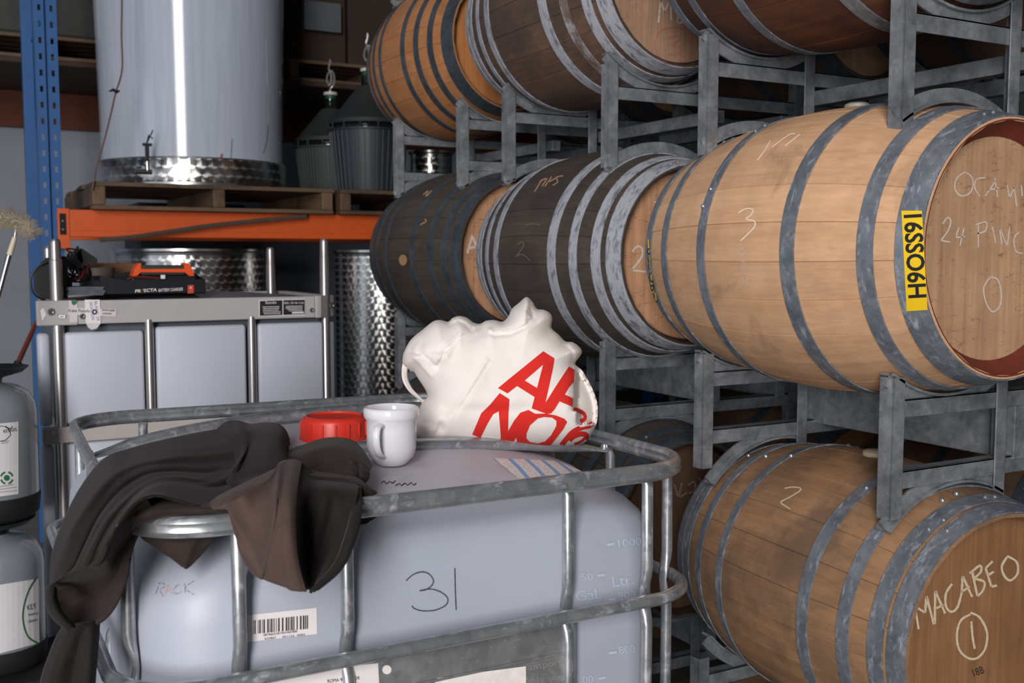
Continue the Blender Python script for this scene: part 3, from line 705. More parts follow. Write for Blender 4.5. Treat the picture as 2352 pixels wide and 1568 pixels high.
# cage ---------------------------------------------------------------------------------------
def loop3(c, r, zf, n=10): return [Vector((p.x, p.y, zf(p.x, p.y) if callable(zf) else zf)) for p in rrect(c, r, n)]
rim_c = [(.232, 1.572), (1.292, 1.562), (1.292, 2.715), (.285, 2.768)]
P8 = []
for k in range(16):
    a = 2*PI*k/16; P8.append((.0115*math.cos(a)*(0.72 if abs(math.sin(a)) < .25 else 1.0), .0175*math.sin(a)))
m = MB(); m.sweep(loop3(rim_c, .125, 1.157), P8); m.build('top_rim', G['cage'], ibc, smooth=True)
bar_c = [(.216, 1.566), (1.304, 1.562), (1.304, 2.765), (.226, 2.775)]
BARZ = (.912, .56, .22)
for z in BARZ:
    m = MB(); m.tube(loop3(bar_c, .115, z), .0125, 12, closed=True, up=(0, 0, 1)); m.build('cage_rail', G['cage'], ibc, smooth=True)
def upright(P, n, face=1.0):
    """vertical tube with the flattened pinch above and below each rail"""
    P = Vector(P); n = Vector(n); zs = []; z = .14
    keys = [1.142, 1.128] + sum([[b + .058, b + .04, b + .018, b, b - .018, b - .04, b - .058] for b in BARZ], []) + [.13]
    zs = sorted(set(keys), reverse=True); pts = []; ra = []; rb = []
    for z in zs:
        d = min([abs(z - b) for b in BARZ] + [abs(z - 1.16) * 1.3])
        f = max(0, min(1, 1 - d / .055)); f = f * f * (3 - 2*f)
        pts.append(P + Vector((0, 0, z)) + n * (-.010 * f)); ra.append(.0112 + .001 * f); rb.append(.0112 - .0062 * f)
    m = MB(); m.tube(pts, ra, 12, ry=rb, up=n); return m.build('cage_post', G['cage'], ibc, smooth=True)
for x in (.397, .574, .776, .998, 1.178) if False else (.397, .573, .998, 1.176): upright((x, 1.588, 0), (0, -1, 0))
for y in (1.70, 1.99, 2.30, 2.62): upright((.246 + (y - 1.6) * .04, y, 0), (-1, 0, 0))
for y in (1.665, 1.868, 2.12, 2.40, 2.62): upright((1.282, y, 0), (1, 0, 0))
for x in (.452, .685, .945, 1.175): upright((x, 2.742, 0), (0, 1, 0))
m = MB(); m.bbox((.20, 1.56, .0), (1.31, 2.78, .02), .004)
for x in (.20, .70, 1.21):
    for y in (1.56, 2.12, 2.68): m.bbox((x, y, .02), (x + .1, y + .1, .125), .004)
m.bbox((.20, 1.56, .122), (1.31, 2.78, .1445), .004); m.build('pallet_base', G['plate'], ibc)
# top cross bars, bowed over the bottle and flattened at the bolted ends
def crossbar(a, b, zm):
    a = Vector(a); b = Vector(b); pts = []; ra = []; rb = []
    for i in range(25):
        t = i / 24; p = a + (b - a) * t; p.z += (zm - p.z) * (1 - abs(2*t - 1)**2.6); f = max(0, 1 - min(t, 1-t) / .10); f = f*f*(3-2*f)
        pts.append(p); ra.append(.0145 + .004 * f); rb.append(.0145 - .0105 * f)
    m = MB(); m.tube(pts, ra, 14, ry=rb, up=(0, 0, 1)); o = m.build('cross_tube', G['hoop_dark'] if False else G['cage'], ibc, smooth=True)
    for e in (a, b):
        q = MB(); q.lathe([(0, .011), (.007, .011), (.009, .004), (.0125, .003), (.0125, -.002)], (e.x, e.y, e.z + .003), 10); q.build('bolt', G['cage'], o, smooth=True)
crossbar((1.268, 1.872, 1.140), (.262, 2.06, 1.140), 1.1755)
crossbar((1.268, 2.47, 1.140), (.275, 2.33, 1.140), 1.186)
# pressed data plate on the front
YP = 1.5905
m = MB(); m.bbox((.405, YP, .60), (1.012, YP + .004, .897), .0015)
m.bbox((.56, YP - .003, .832), (1.012, YP + .001, .837), .001); m.bbox((1.005, YP - .006, .60), (1.014, YP + .004, .897), .001)
m.bbox((.93, YP - .002, .775), (1.003, YP + .001, .777), .0005); m.bbox((1.001, YP - .002, .60), (1.003, YP + .001, .82), .0005)
plate = m.build('data_plate', G['plate'], ibc); sp = s_y(YP)
M_emb = plain('worn_raised_metal', lin(176, 176, 176), 0.4, 0.5)
def part_mark(o, parent):
    if o is None: return None
    w_ = ORG[o.name]; o.parent = parent; o.location = w_ - ORG[parent.name]; return o
lab = part_mark(quad('plate_label', [(548, 1556), (868, 1522), (872, 1600), (552, 1632)], sp, M_white, None), plate)
for k, t_ in enumerate(('MADE IN THE EU  31HA1/Y', 'CAPACITY 1060 L  TARE 58 kg', '1801 ROMA 910 SS LOR')):
    if k == 2: part_mark(text('label_print', 'ROMA 910 SS LOR', (752, 1567), (826, 1559), 8, sp, M_ink, None, .0016), plate)
part_mark(text('label_print', 'UN 31HA1', (600, 1590), (690, 1580), 14, sp, M_ink, None, .0016), plate) if False else None
part_mark(fill('round_sticker', ngon(888, 1537, 10.5), [], sp, M_white, None), plate)
part_mark(fill('torn_label', [(998, 1562), (1006, 1556), (1100, 1543), (1207, 1529), (1208, 1600), (998, 1625)], [], sp, plain('creased_paper', lin(232, 226, 222), .8, var=.12, scale=60), None), plate)
part_mark(text('raised_text', 'ansport', (1214, 1538), (1290, 1526), 16, sp, M_emb, None), plate)
part_mark(text('raised_text', '50 kg max', (1210, 1567), (1288, 1558), 13, sp, M_emb, None), plate)
# bottle front: marker figures, label, moulded scale
sf = s_bvh(MB().add(vs, side_f).bvh())
M_mark = plain('marker_grey_blue', lin(58, 66, 84), .7, var=0); M_faint = chalk('faded_marker', lin(132, 132, 146), .15); M_fred = chalk('faded_red_marker', lin(206, 160, 164), .1)
part_mark(strokes('marker_number', [[(932, 1333), (948, 1319), (968, 1313), (984, 1317), (995, 1332), (990, 1345), (976, 1354), (963, 1356)], [(963, 1356), (986, 1352), (1010, 1358), (1027, 1372), (1024, 1388), (1000, 1400), (970, 1402), (950, 1396), (946, 1390)], [(1044, 1304), (1045, 1350), (1047, 1400)]], 2.6, sf, M_mark, None), bottle)
part_mark(strokes('faded_word', [[(358, 1365), (368, 1338)], [(364, 1340), (378, 1340), (376, 1350), (366, 1354)], [(366, 1354), (376, 1370)], [(412, 1342), (400, 1352), (404, 1364), (418, 1358)], [(424, 1340), (426, 1362)], [(446, 1334), (426, 1350), (446, 1366)]], 2.4, sf, M_faint, None), bottle)
part_mark(strokes('faded_word', [[(380, 1366), (387, 1344), (396, 1364)], [(383, 1358), (394, 1354)]], 3.4, sf, M_fred, None), bottle)
code = part_mark(quad('barcode_label', [(569, 1412), (727, 1395), (728, 1455), (567, 1474)], sf, M_white, None), bottle)
x = 581.0; rb_ = random.Random(3); v2 = []; fs = []
while x < 705:
    wd = rb_.choice((1.4, 1.4, 2.6, 3.6)); y0 = 1424 - (x - 581) * .096; b = len(v2)
    v2 += [(x, y0), (x + wd, y0 - wd*.096), (x + wd, y0 + 31 - wd*.096), (x, y0 + 31)]; fs.append((b, b+1, b+2, b+3)); x += wd + rb_.choice((1.6, 1.6, 3.0, 5.0))
part_mark(px_mesh('barcode', v2, fs, sf, plain('barcode_ink', lin(64, 60, 60), .8, var=0), None, .0016), code)
part_mark(text('label_print', '3874663181963465400', (604, 1460), (682, 1451), 5.5, sf, M_ink, None, .0016), code)
part_mark(text('label_print', 'KDBI7     301123  0002', (608, 1468), (700, 1458), 4.5, sf, M_ink, None, .0016), code)
M_mould = plain('raised_moulded_scale', lin(184, 194, 212), .4, var=0)
for t_, a, b, h in (('1000', (1420, 1256), (1473, 1250), 17), ('50', (1335, 1333), (1362, 1331), 17), ('Ltr.', (1408, 1347), (1456, 1340), 25), ('Gal.', (1324, 1380), (1380, 1373), 24), ('900', (1421, 1377), (1458, 1372), 18),
                    ('800', (1422, 1501), (1458, 1496), 18), ('00', (1338, 1568), (1363, 1565), 17)):
    part_mark(text('moulded_scale', t_, a, b, h, sf, M_mould, None, .0018), bottle)
for l_ in ([(1393, 1251), (1410, 1248)], [(1371, 1321), (1389, 1319)], [(1396, 1377), (1413, 1374)], [(1398, 1499), (1415, 1496)], [(1374, 1557), (1390, 1555)]): part_mark(strokes('moulded_dash', [l_], 6, sf, M_mould, None, .0018, jit=0), bottle)
# sticker and scribble on the domed top
st_ = NT('striped_sticker'); sx_ = st_.new('ShaderNodeSeparateXYZ'); st_.lk(st_.pos(), sx_.inputs[0])
sw = st_.math('ADD', st_.math('MULTIPLY', sx_.outputs[0], .80), st_.math('MULTIPLY', sx_.outputs[1], -.12)); wv = st_.math('SINE', st_.math('MULTIPLY', sw, 205))
cc = st_.mix(st_.ramp(wv, (0.62, 0.0), (0.70, 1.0)), st_.mix(st_.ramp(st_.noise(st_.pos(), 160, 2), (.4, 0.), (.6, 1.)), lin(228, 224, 222), lin(208, 202, 202)), lin(120, 166, 212))
st_.lk(cc, st_.b.inputs['Base Color']); st_.b.inputs['Roughness'].default_value = .7
part_mark(quad('striped_sticker', [(1133, 1053), (1330, 1062), (1392, 1081), (1193, 1102)], s_top, st_.m, None, .0015, n=12), bottle)
part_mark(strokes('scribble', [[(876, 1110), (882, 1105), (888, 1112), (894, 1106), (902, 1110), (908, 1104)], [(908, 1116), (918, 1111), (922, 1116), (930, 1110), (936, 1115), (944, 1109), (950, 1115), (956, 1110)]], 1.8, s_top, M_ink, None), bottle)
# red screw cap
def drop(x, y):
    h = TOPB.ray_cast(Vector((x, y, 3)), Vector((0, 0, -1))); return h[0].z
M_red = plain('red_cap_plastic', lin(214, 52, 36), .38, var=.05)
cz = drop(.744, 2.13); cap = thing('screw_cap', 'red ribbed screw cap on the tank top behind the mug', 'cap', (.744, 2.13, cz))
m = MB(); m.lathe([(.0745, -.006), (.0745, .004), (.0705, .008), (.0695, .040), (.066, .046), (.058, .049), (.056, .045), (.03, .044), (0, .044)], (.744, 2.13, cz), 56); m.build('cap_body', M_red, cap, smooth=True, angle=50)
m = MB()
for k in range(16):
    a = 2*PI*k/16 + .1; u = Vector((math.cos(a), math.sin(a), 0)); Rm = Matrix.Translation((.744, 2.13, cz)) @ Matrix.Rotation(a, 4, 'Z')
    r = MB(); m.bbox((.0685, -.0025, .008), (.0728, .0025, .038), .001, Rm)
m.build('grip_rib', M_red, cap, kind='stuff')
# mug
M_china = plain('white_china', lin(222, 222, 227), .16, var=.01, coat=.4)
mp = Vector((.764, 1.858, 0)); mp.z = drop(mp.x, mp.y) + .001
mug = thing('mug', 'white china mug with a rolled collar standing on the tank top', 'mug', mp)
m = MB(); m.lathe([(0, .0), (.026, .0), (.030, .003), (.043, .017), (.0475, .034), (.0482, .070), (.0486, .088), (.0515, .091), (.0535, .097), (.0535, .106), (.0520, .1105), (.0500, .112), (.0480, .110), (.0462, .100), (.0450, .07), (.0440, .034), (.030, .008), (0, .005)], mp, 64)
m.build('cup', M_china, mug, smooth=True, angle=80)
hd_ = Vector((-.10, -.99, 0)).normalized(); hd_ = (EYE - mp); hd_.z = 0; hd_.normalize(); hd_ = (hd_ * .93 - RT * .36).normalized()
P = [(.046, .080), (.060, .084), (.073, .078), (.077, .062), (.073, .044), (.062, .030), (.044, .022)]
m = MB(); sp3 = smooth_line([(a * 1000, b * 1000) for a, b in P], 3)
m.tube([mp + hd_ * (p.x / 1000) + ZZ * (p.y / 1000) for p in sp3], .0075, 10, ry=.0048); m.build('handle', M_china, mug, smooth=True)

# ================================================================== WHITE TOTE BAG
BZ = 2.245                                      # forward distance of the bag's middle
BC = lambda x, y: (x / 4.238 + 900, y / 4.238 + 670)
outl = [(330, 1490), (300, 1440), (215, 1370), (200, 1290), (240, 1205), (290, 1085), (345, 1000), (250, 835), (215, 778), (180, 760), (115, 715), (104, 655), (125, 570), (190, 460), (300, 368), (400, 288), (470, 274), (550, 291), (585, 258), (650, 235), (725, 250), (800, 300), (860, 310), (920, 280), (1000, 275), (1075, 290),
        (1130, 245), (1170, 165), (1240, 105), (1312, 50), (1372, 100), (1412, 165), (1480, 175), (1540, 208), (1563, 262), (1555, 350), (1620, 412), (1690, 482), (1760, 490), (1825, 535), (1852, 585), (1830, 630), (1785, 700), (1850, 762), (1905, 850), (1960, 960), (2000, 1080), (2006, 1180), (1990, 1290), (1935, 1395), (1850, 1475), (1600, 1500), (1000, 1500), (600, 1500)]
O2 = [BC(*p) for p in outl]; dense = []
for i in range(len(O2)):
    p0, p1, p2, p3 = (Vector(O2[(i+k-1) % len(O2)]) for k in range(4)); d = max(1, int((p2-p1).length / 4))
    for k in range(d):
        t = k/d; dense.append(0.5*((2*p1)+(-p0+p2)*t+(2*p0-5*p1+4*p2-p3)*t*t+(-p0+3*p1-3*p2+p3)*t**3))
def seg_d(p, a, b):
    ab = b - a; t = max(0, min(1, (p - a).dot(ab) / max(ab.length_squared, 1e-9))); return (p - a - ab * t).length, t
def poly_d(p, pl): return min(seg_d(p, pl[i], pl[i+1])[0] for i in range(len(pl)-1))
def inside_poly(q, lp):
    c = False
    for i in range(len(lp)):
        a, b = lp[i], lp[i-1]
        if (a[1] > q[1]) != (b[1] > q[1]) and q[0] < (b[0]-a[0])*(q[1]-a[1])/(b[1]-a[1]) + a[0]: c = not c
    return c
folds = [  # polyline in crop pixels, amplitude (m, + towards the viewer), width in px
    ([(430, 1470), (520, 1290), (640, 1090), (780, 880), (920, 660)], .0055, 3.5), ([(440, 1470), (560, 1270), (680, 1090), (800, 900), (930, 690)], -.004, 5),
    ([(440, 720), (500, 560), (620, 440), (760, 370), (860, 320)], -.014, 7), ([(500, 640), (560, 520), (680, 420), (800, 370)], .010, 9),
    ([(590, 620), (640, 520), (760, 450), (900, 390), (960, 330)], -.007, 8), ([(1000, 400), (1150, 390), (1290, 320), (1362, 245), (1335, 150), (1315, 60)], -.016, 6),
    ([(1080, 330), (1180, 300), (1280, 190), (1320, 110)], .014, 14), ([(1380, 190), (1420, 300), (1540, 380)], -.006, 12), ([(960, 420), (1100, 430), (1240, 400)], .006, 10),
    ([(540, 1135), (800, 1140), (1100, 1150), (1350, 1130)], -.008, 11), ([(560, 1090), (800, 1090), (1150, 1090)], .004, 12), ([(190, 575), (300, 590), (430, 690)], -.010, 6), ([(200, 620), (260, 680), (380, 830)], .006, 8),
    ([(380, 590), (450, 580), (510, 560)], -.009, 7), ([(570, 300), (640, 268), (720, 300), (770, 350)], -.012, 6), ([(180, 560), (240, 470), (290, 500), (270, 560)], -.009, 8),
    ([(1760, 1130), (1770, 900), (1785, 690)], -.012, 6), ([(1755, 1120), (1860, 1200), (1950, 1215)], .006, 9), ([(1690, 500), (1780, 580), (1790, 690)], -.008, 8), ([(260, 1330), (330, 1290), (460, 1290), (480, 1330)], -.012, 8), ([(240, 1220), (330, 1200), (430, 1220)], .006, 12), ([(330, 1470), (380, 1420), (470, 1310)], -.007, 6)]
folds = [([Vector(BC(*p)) for p in pl], a, wd) for pl, a, wd in folds]
steps = [([(440, 1480), (540, 1290), (650, 1090), (790, 880), (930, 650)], .007, 60), ([(860, 325), (760, 375), (630, 445), (510, 560), (440, 720)], .014, 45), ([(1362, 250), (1290, 325), (1150, 395), (1000, 405), (940, 380)], .016, 40),
    ([(430, 700), (300, 592), (185, 572)], .010, 40), ([(770, 355), (720, 302), (640, 268), (572, 300)], .010, 30), ([(1320, 55), (1340, 150), (1362, 250)], .012, 30), ([(390, 840), (250, 690), (190, 620)], .008, 40), ([(1790, 690), (1775, 580), (1690, 495)], .008, 30)]
steps = [([Vector(BC(*p)) for p in pl], a, L) for pl, a, L in steps]
def signed(p, pl):
    best = (1e9, 1)
    for i in range(len(pl) - 1):
        d, t = seg_d(p, pl[i], pl[i+1])
        if d < best[0]: ab = pl[i+1] - pl[i]; ap = p - pl[i]; best = (d, 1 if ab.x * ap.y - ab.y * ap.x > 0 else -1, t, i)
    end = (best[3] == 0 and best[2] <= 0) or (best[3] == len(pl) - 2 and best[2] >= 1)
    return best[0] * best[1], end
edgeR = [Vector(BC(*p)) for p in ((1785, 690), (1775, 800), (1765, 950), (1755, 1120), (1790, 1200))]
def bag_h(q):
    d = poly_d(q, dense + [dense[0]]); D = 120.0; t = min(d / D, 1); h = .10 * math.sqrt(max(0, 1 - (1 - t)**2.4))
    for pl, a, wd in folds:
        e = poly_d(q, pl)
        if e < wd * 4: h += .6 * a * math.exp(-(e / wd / 1.3)**2) * min(1, d / 10)
    for pl, a, L in steps:
        e, end = signed(q, pl)
        if abs(e) < 4 * L:
            f = math.exp(-max(e, 0) / L * 4.2) / (1 + math.exp(-e / .9)); h += a * .9 * (f * .25 if end else f) * min(1, d / 8)
    # the right-hand end turns away behind the printed face
    if edgeR[0].y < q.y < edgeR[-1].y + 20:
        ex = min(edgeR, key=lambda p: abs(p.y - q.y)).x
        if q.x > ex: h -= .05 * min(1, (q.x - ex) / 14) * min(1, d / 8)
    h += .0018 * noise.noise(Vector((q.x / 30, q.y / 30, 1.3))) * min(1, d / 12)
    lean = (q.y - 1020) / 330.0                   # the upper part leans back a little
    return h, lean
pts2 = list(dense); ed = [(i, (i+1) % len(dense)) for i in range(len(dense))]
y = 684.0
while y < 1026:
    x = 922.0 + (2 if int(y) % 2 else 0)
    while x < 1375:
        q = Vector((x + random.uniform(-.5, .5), y + random.uniform(-.5, .5)))
        if inside_poly(q, dense) and poly_d(q, dense + [dense[0]]) > 1.6: pts2.append(q)
        x += 3.4
    y += 3.4
rs = geometry.delaunay_2d_cdt(pts2, ed, [], 1, 1e-4); bv, bf = rs[0], rs[2]; H_ = [bag_h(Vector(p)) for p in bv]
front = [at(p[0], p[1], BZ - h[0] - h[1] * -.02) for p, h in zip(bv, H_)]; back = [at(p[0], p[1], BZ + h[0] * .95 + .004) for p, h in zip(bv, H_)]
M_cotton = cloth('natural_cotton', lin(226, 219, 214), 1200, .12, .0, .02)
m = MB(); nb = len(front); m.add(front + back, [tuple(f) for f in bf] + [tuple(nb + i for i in reversed(f)) for f in bf])
rim_i = [i for i in range(len(dense))]
bag = thing('tote_bag', 'white cotton tote bag printed with red capitals, slumped on the tank top', 'bag', at(1160, 1015, BZ))
bmh = bmesh.new(); 
for v in m.v: bmh.verts.new(v)
bmh.verts.ensure_lookup_table()
for f in m.f:
    try: bmh.faces.new([bmh.verts[i] for i in f])
    except ValueError: pass
bmesh.ops.remove_doubles(bmh, verts=bmh.verts[:], dist=.0045 * .0 + .0001)
op = MB(); bmh.verts.ensure_lookup_table(); bmh.verts.index_update(); op.add([v.co.copy() for v in bmh.verts], [tuple(v.index for v in f.verts) for f in bmh.faces]); bmh.free()
body = op.build('bag_body', M_cotton, bag, smooth=True, angle=120)
s_bag = s_bvh(MB().add(front, [tuple(f) for f in bf]).bvh())
def strap(name, line, wpx, dz, twist=0.0):
    P = smooth_line([BC(*p) for p in line], 5); rows = []
    for i, p in enumerate(P):
        t = (P[min(i+1, len(P)-1)] - P[max(i-1, 0)]).normalized(); n = Vector((-t.y, t.x, 0)); k = i / (len(P) - 1)
        wv_ = wpx * (.75 + .25 * math.cos(twist * k * 3))
        rows.append([at((p + n * wv_ * s).x, (p + n * wv_ * s).y, BZ - dz * math.sin(PI * k) - .012 * s * math.sin(twist * k * 4)) for s in (-.5, -.2, .2, .5)])
    m = MB(); m.grid(rows); o = m.build(name, M_cotton, bag, smooth=True, angle=90)
    md = o.modifiers.new('thick', 'SOLIDIFY'); md.thickness = .003; return o
strap('strap', [(150, 640), (128, 740), (135, 850), (185, 950), (260, 1030), (330, 1110)], 13, .03, 1.0)
strap('strap', [(175, 740), (230, 745), (300, 790), (400, 850), (520, 930)], 15, .02)
M_print = cloth('red_screen_print', lin(208, 46, 40), 1200, .1, 0.0, .03)
PC = lambda L: [BC(*p) for p in L]
on = lambda o: part_mark(o, body)
on(fill('printed_letter', PC([(1470, 580), (1580, 648), (1560, 770), (1495, 1078), (1600, 910), (1718, 728), (1772, 762), (1766, 870), (1720, 930), (1680, 1000), (1756, 1036), (1750, 1118), (1630, 1065), (1585, 1140), (1550, 1178), (1510, 1185), (1362, 1132), (1390, 1022), (1218, 915), (1125, 987), (1033, 935)]), [PC([(1470, 708), (1412, 935), (1292, 862)])], s_bag, M_print, None, .0016, 5))
on(fill('printed_letter', PC([(1050, 985), (1145, 1045), (1135, 1180), (1132, 1350), (1190, 1250), (1250, 1175), (1330, 1148), (1395, 1184), (1500, 1182), (1600, 1200), (1680, 1232), (1706, 1262), (1670, 1330), (1600, 1420), (1545, 1486), (1225, 1482), (1210, 1410), (1170, 1476), (1055, 1474), (1060, 1400), (1052, 1300), (1040, 1160), (985, 1190), (930, 1280), (862, 1415), (782, 1383), (870, 1180), (960, 1090)]),
   [PC([(1420, 1228), (1480, 1214), (1560, 1220), (1602, 1252), (1600, 1300), (1550, 1390), (1490, 1450), (1420, 1472), (1340, 1456), (1308, 1420), (1312, 1370), (1345, 1295)])], s_bag, M_print, None, .0016, 5))
on(strokes('printed_letter', [[BC(*p) for p in ((1762, 1140), (1830, 1162), (1870, 1195), (1872, 1235), (1830, 1262))]], 8.5, s_bag, M_print, None, .0016, jit=0))
on(strokes('printed_letter', [[BC(*p) for p in ((1945, 1270), (1920, 1300), (1840, 1318), (1760, 1360), (1700, 1425), (1650, 1488))], [BC(*p) for p in ((1725, 1440), (1770, 1400), (1840, 1378), (1890, 1392), (1880, 1430), (1830, 1470), (1780, 1488))]], 11.5, s_bag, M_print, None, .0016, jit=0))

# ================================================================== SWEATSHIRT
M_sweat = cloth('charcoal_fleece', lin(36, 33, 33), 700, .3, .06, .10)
M_brown = cloth('brown_fleece', lin(78, 63, 58), 700, .3, .06, .10); M_mid = cloth('brown_black_fleece', lin(52, 43, 41), 700, .3, .06, .10)  # hood, band and front fold are a lighter brown than the rest
SWM = {'hood': M_brown, 'neck_band': M_brown, 'brown_fold': M_brown, 'shirt_tail': M_mid, 'under_fold': M_mid, 'upper_roll': M_mid, 'lower_roll': M_mid, 'hem_inside': M_mid}
sweat = thing('sweatshirt', 'dark brown sweatshirt draped over the near left corner of the caged tank', 'sweatshirt', at(480, 1100, 1.7))
def cr(P, t):
    n = len(P) - 1; i = min(int(t * n), n - 1); u = t * n - i
    p0, p1, p2, p3 = P[max(i-1, 0)], P[i], P[i+1], P[min(i+2, n)]
    return 0.5 * ((2*p1) + (-p0+p2)*u + (2*p0-5*p1+4*p2-p3)*u*u + (-p0+3*p1-3*p2+p3)*u**3)
def patch(name, rows, nu=40, nv=30, wr=.004, seed=0.0, freq=14, thick=.004, ridges=(), parent=None):
    """rows of (px, py, depth) control points -> a sheet of cloth"""
    R = [[Vector(p) for p in r] for r in rows]; out = []
    for i in range(nv + 1):
        v = i / nv; line = []
        C = [[cr(r, j / nu) for j in range(nu + 1)] for r in R] if i == 0 else C
        for j in range(nu + 1): line.append(cr([c[j] for c in C], v))
        out.append(line)
    W = []
    for i, l in enumerate(out):
        row = []
        for j, p in enumerate(l):
            u, v = j / nu, i / nv; d = p.z
            d -= wr * noise.noise(Vector((u * freq * .35 + seed, v * freq + seed, seed))) + wr * .5 * noise.noise(Vector((p.x / 22, p.y / 22, seed + 5)))
            for (au, av, bu, bv_, amp, wd) in ridges:
                e, t = seg_d(Vector((u, v)), Vector((au, av)), Vector((bu, bv_)))
                if e < wd * 3: d -= amp * math.exp(-(e / wd)**2)
            row.append(at(p.x, p.y, d))
        W.append(row)
    m = MB(); m.grid(W); o = m.build(name, SWM.get(name, M_sweat), parent or sweat, smooth=True, angle=180)
    md = o.modifiers.new('thick', 'SOLIDIFY'); md.thickness = thick; md.offset = 0
    return o
# the body: from the heap on the tank top, over the corner, to the hem that hangs outside
patch('torso', [
    [(590, 1010, 2.12), (545, 985, 2.14), (495, 988, 2.13), (400, 1006, 2.10), (305, 1029, 2.02), (240, 1054, 1.88), (186, 1120, 1.74), (142, 1208, 1.66), (121, 1275, 1.63), (116, 1340, 1.62)],
    [(590, 1030, 1.98), (545, 1020, 2.00), (480, 1030, 1.98), (400, 1042, 1.94), (310, 1062, 1.84), (255, 1090, 1.70), (205, 1150, 1.60), (160, 1230, 1.54), (138, 1290, 1.53), (124, 1338, 1.55)],
    [(585, 1060, 1.90), (540, 1065, 1.90), (470, 1075, 1.88), (395, 1075, 1.85), (330, 1085, 1.76), (275, 1118, 1.64), (225, 1180, 1.55), (190, 1250, 1.50), (168, 1300, 1.49), (150, 1322, 1.50)],
    [(575, 1090, 1.83), (530, 1095, 1.82), (470, 1105, 1.80), (400, 1098, 1.79), (345, 1108, 1.70), (300, 1140, 1.60), (252, 1190, 1.52), (218, 1250, 1.47), (200, 1290, 1.46), (190, 1306, 1.46)],
    [(560, 1110, 1.77), (520, 1125, 1.74), (470, 1128, 1.72), (410, 1115, 1.71), (360, 1118, 1.63), (315, 1145, 1.55), (278, 1195, 1.49), (248, 1245, 1.45), (236, 1280, 1.44), (218, 1300, 1.44)],
    [(545, 1135, 1.68), (505, 1158, 1.62), (470, 1166, 1.58), (440, 1160, 1.565), (400, 1148, 1.55), (350, 1138, 1.52), (305, 1160, 1.49), (264, 1215, 1.455), (250, 1255, 1.44), (246, 1288, 1.44)]],
    64, 44, .007, 1.7, 9, ridges=((.1, .30, .75, .22, .012, .035), (.2, .47, .95, .42, -.016, .035), (.25, .60, .9, .60, .014, .04), (.05, .72, .6, .78, -.018, .05), (.45, .80, .95, .80, .010, .05), (.0, .5, .25, .75, .016, .05)))
# inside of the hanging hem, seen open from below
patch('hem_inside', [
    [(116, 1336, 1.57), (150, 1320, 1.53), (190, 1302, 1.50), (240, 1276, 1.465), (255, 1228, 1.470), (292, 1176, 1.495), (338, 1144, 1.525)],
    [(108, 1365, 1.61), (150, 1352, 1.63), (195, 1338, 1.62), (250, 1318, 1.60), (280, 1262, 1.58), (312, 1214, 1.58), (360, 1180, 1.59)],
    [(118, 1405, 1.59), (160, 1402, 1.63), (210, 1385, 1.62), (255, 1352, 1.60), (290, 1290, 1.58), (314, 1228, 1.585), (352, 1196, 1.59)],
    [(150, 1444, 1.55), (186, 1446, 1.57), (226, 1432, 1.575), (262, 1396, 1.575), (290, 1330, 1.57), (302, 1262, 1.575), (318, 1210, 1.58)]],
    34, 24, .005, 4.1, 6, ridges=((.05, .55, .6, .6, -.014, .1), (.1, .95, .7, .9, .010, .06)))
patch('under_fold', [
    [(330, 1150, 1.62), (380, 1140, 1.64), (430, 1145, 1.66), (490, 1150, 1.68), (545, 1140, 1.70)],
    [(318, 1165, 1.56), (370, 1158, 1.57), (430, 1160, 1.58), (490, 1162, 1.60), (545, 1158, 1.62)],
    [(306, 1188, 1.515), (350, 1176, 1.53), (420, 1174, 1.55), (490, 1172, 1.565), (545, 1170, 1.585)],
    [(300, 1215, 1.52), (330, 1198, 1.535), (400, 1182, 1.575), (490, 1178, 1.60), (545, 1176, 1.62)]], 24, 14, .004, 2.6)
patch('rolled_hem', [
    [(110, 1345, 1.56), (106, 1375, 1.55), (118, 1412, 1.54), (150, 1444, 1.535)],
    [(119, 1345, 1.545), (118, 1375, 1.53), (130, 1408, 1.52), (160, 1440, 1.525)],
    [(128, 1350, 1.555), (130, 1378, 1.55), (144, 1408, 1.545), (176, 1444, 1.55)]], 16, 8, .002, 2.2)
patch('sleeve', [
    [(152, 1430, 1.60), (132, 1460, 1.60), (112, 1510, 1.60), (96, 1560, 1.60), (84, 1640, 1.60)],
    [(170, 1430, 1.55), (155, 1465, 1.55), (138, 1515, 1.55), (124, 1565, 1.55), (116, 1640, 1.55)],
    [(195, 1430, 1.55), (185, 1465, 1.56), (176, 1515, 1.57), (170, 1565, 1.57), (166, 1640, 1.57)],
    [(215, 1425, 1.57), (210, 1465, 1.55), (206, 1515, 1.55), (202, 1565, 1.55), (200, 1640, 1.55)],
    [(228, 1412, 1.61), (225, 1465, 1.60), (221, 1515, 1.60), (217, 1565, 1.60), (214, 1640, 1.60)]], 26, 24, .006, 7.7, 5)
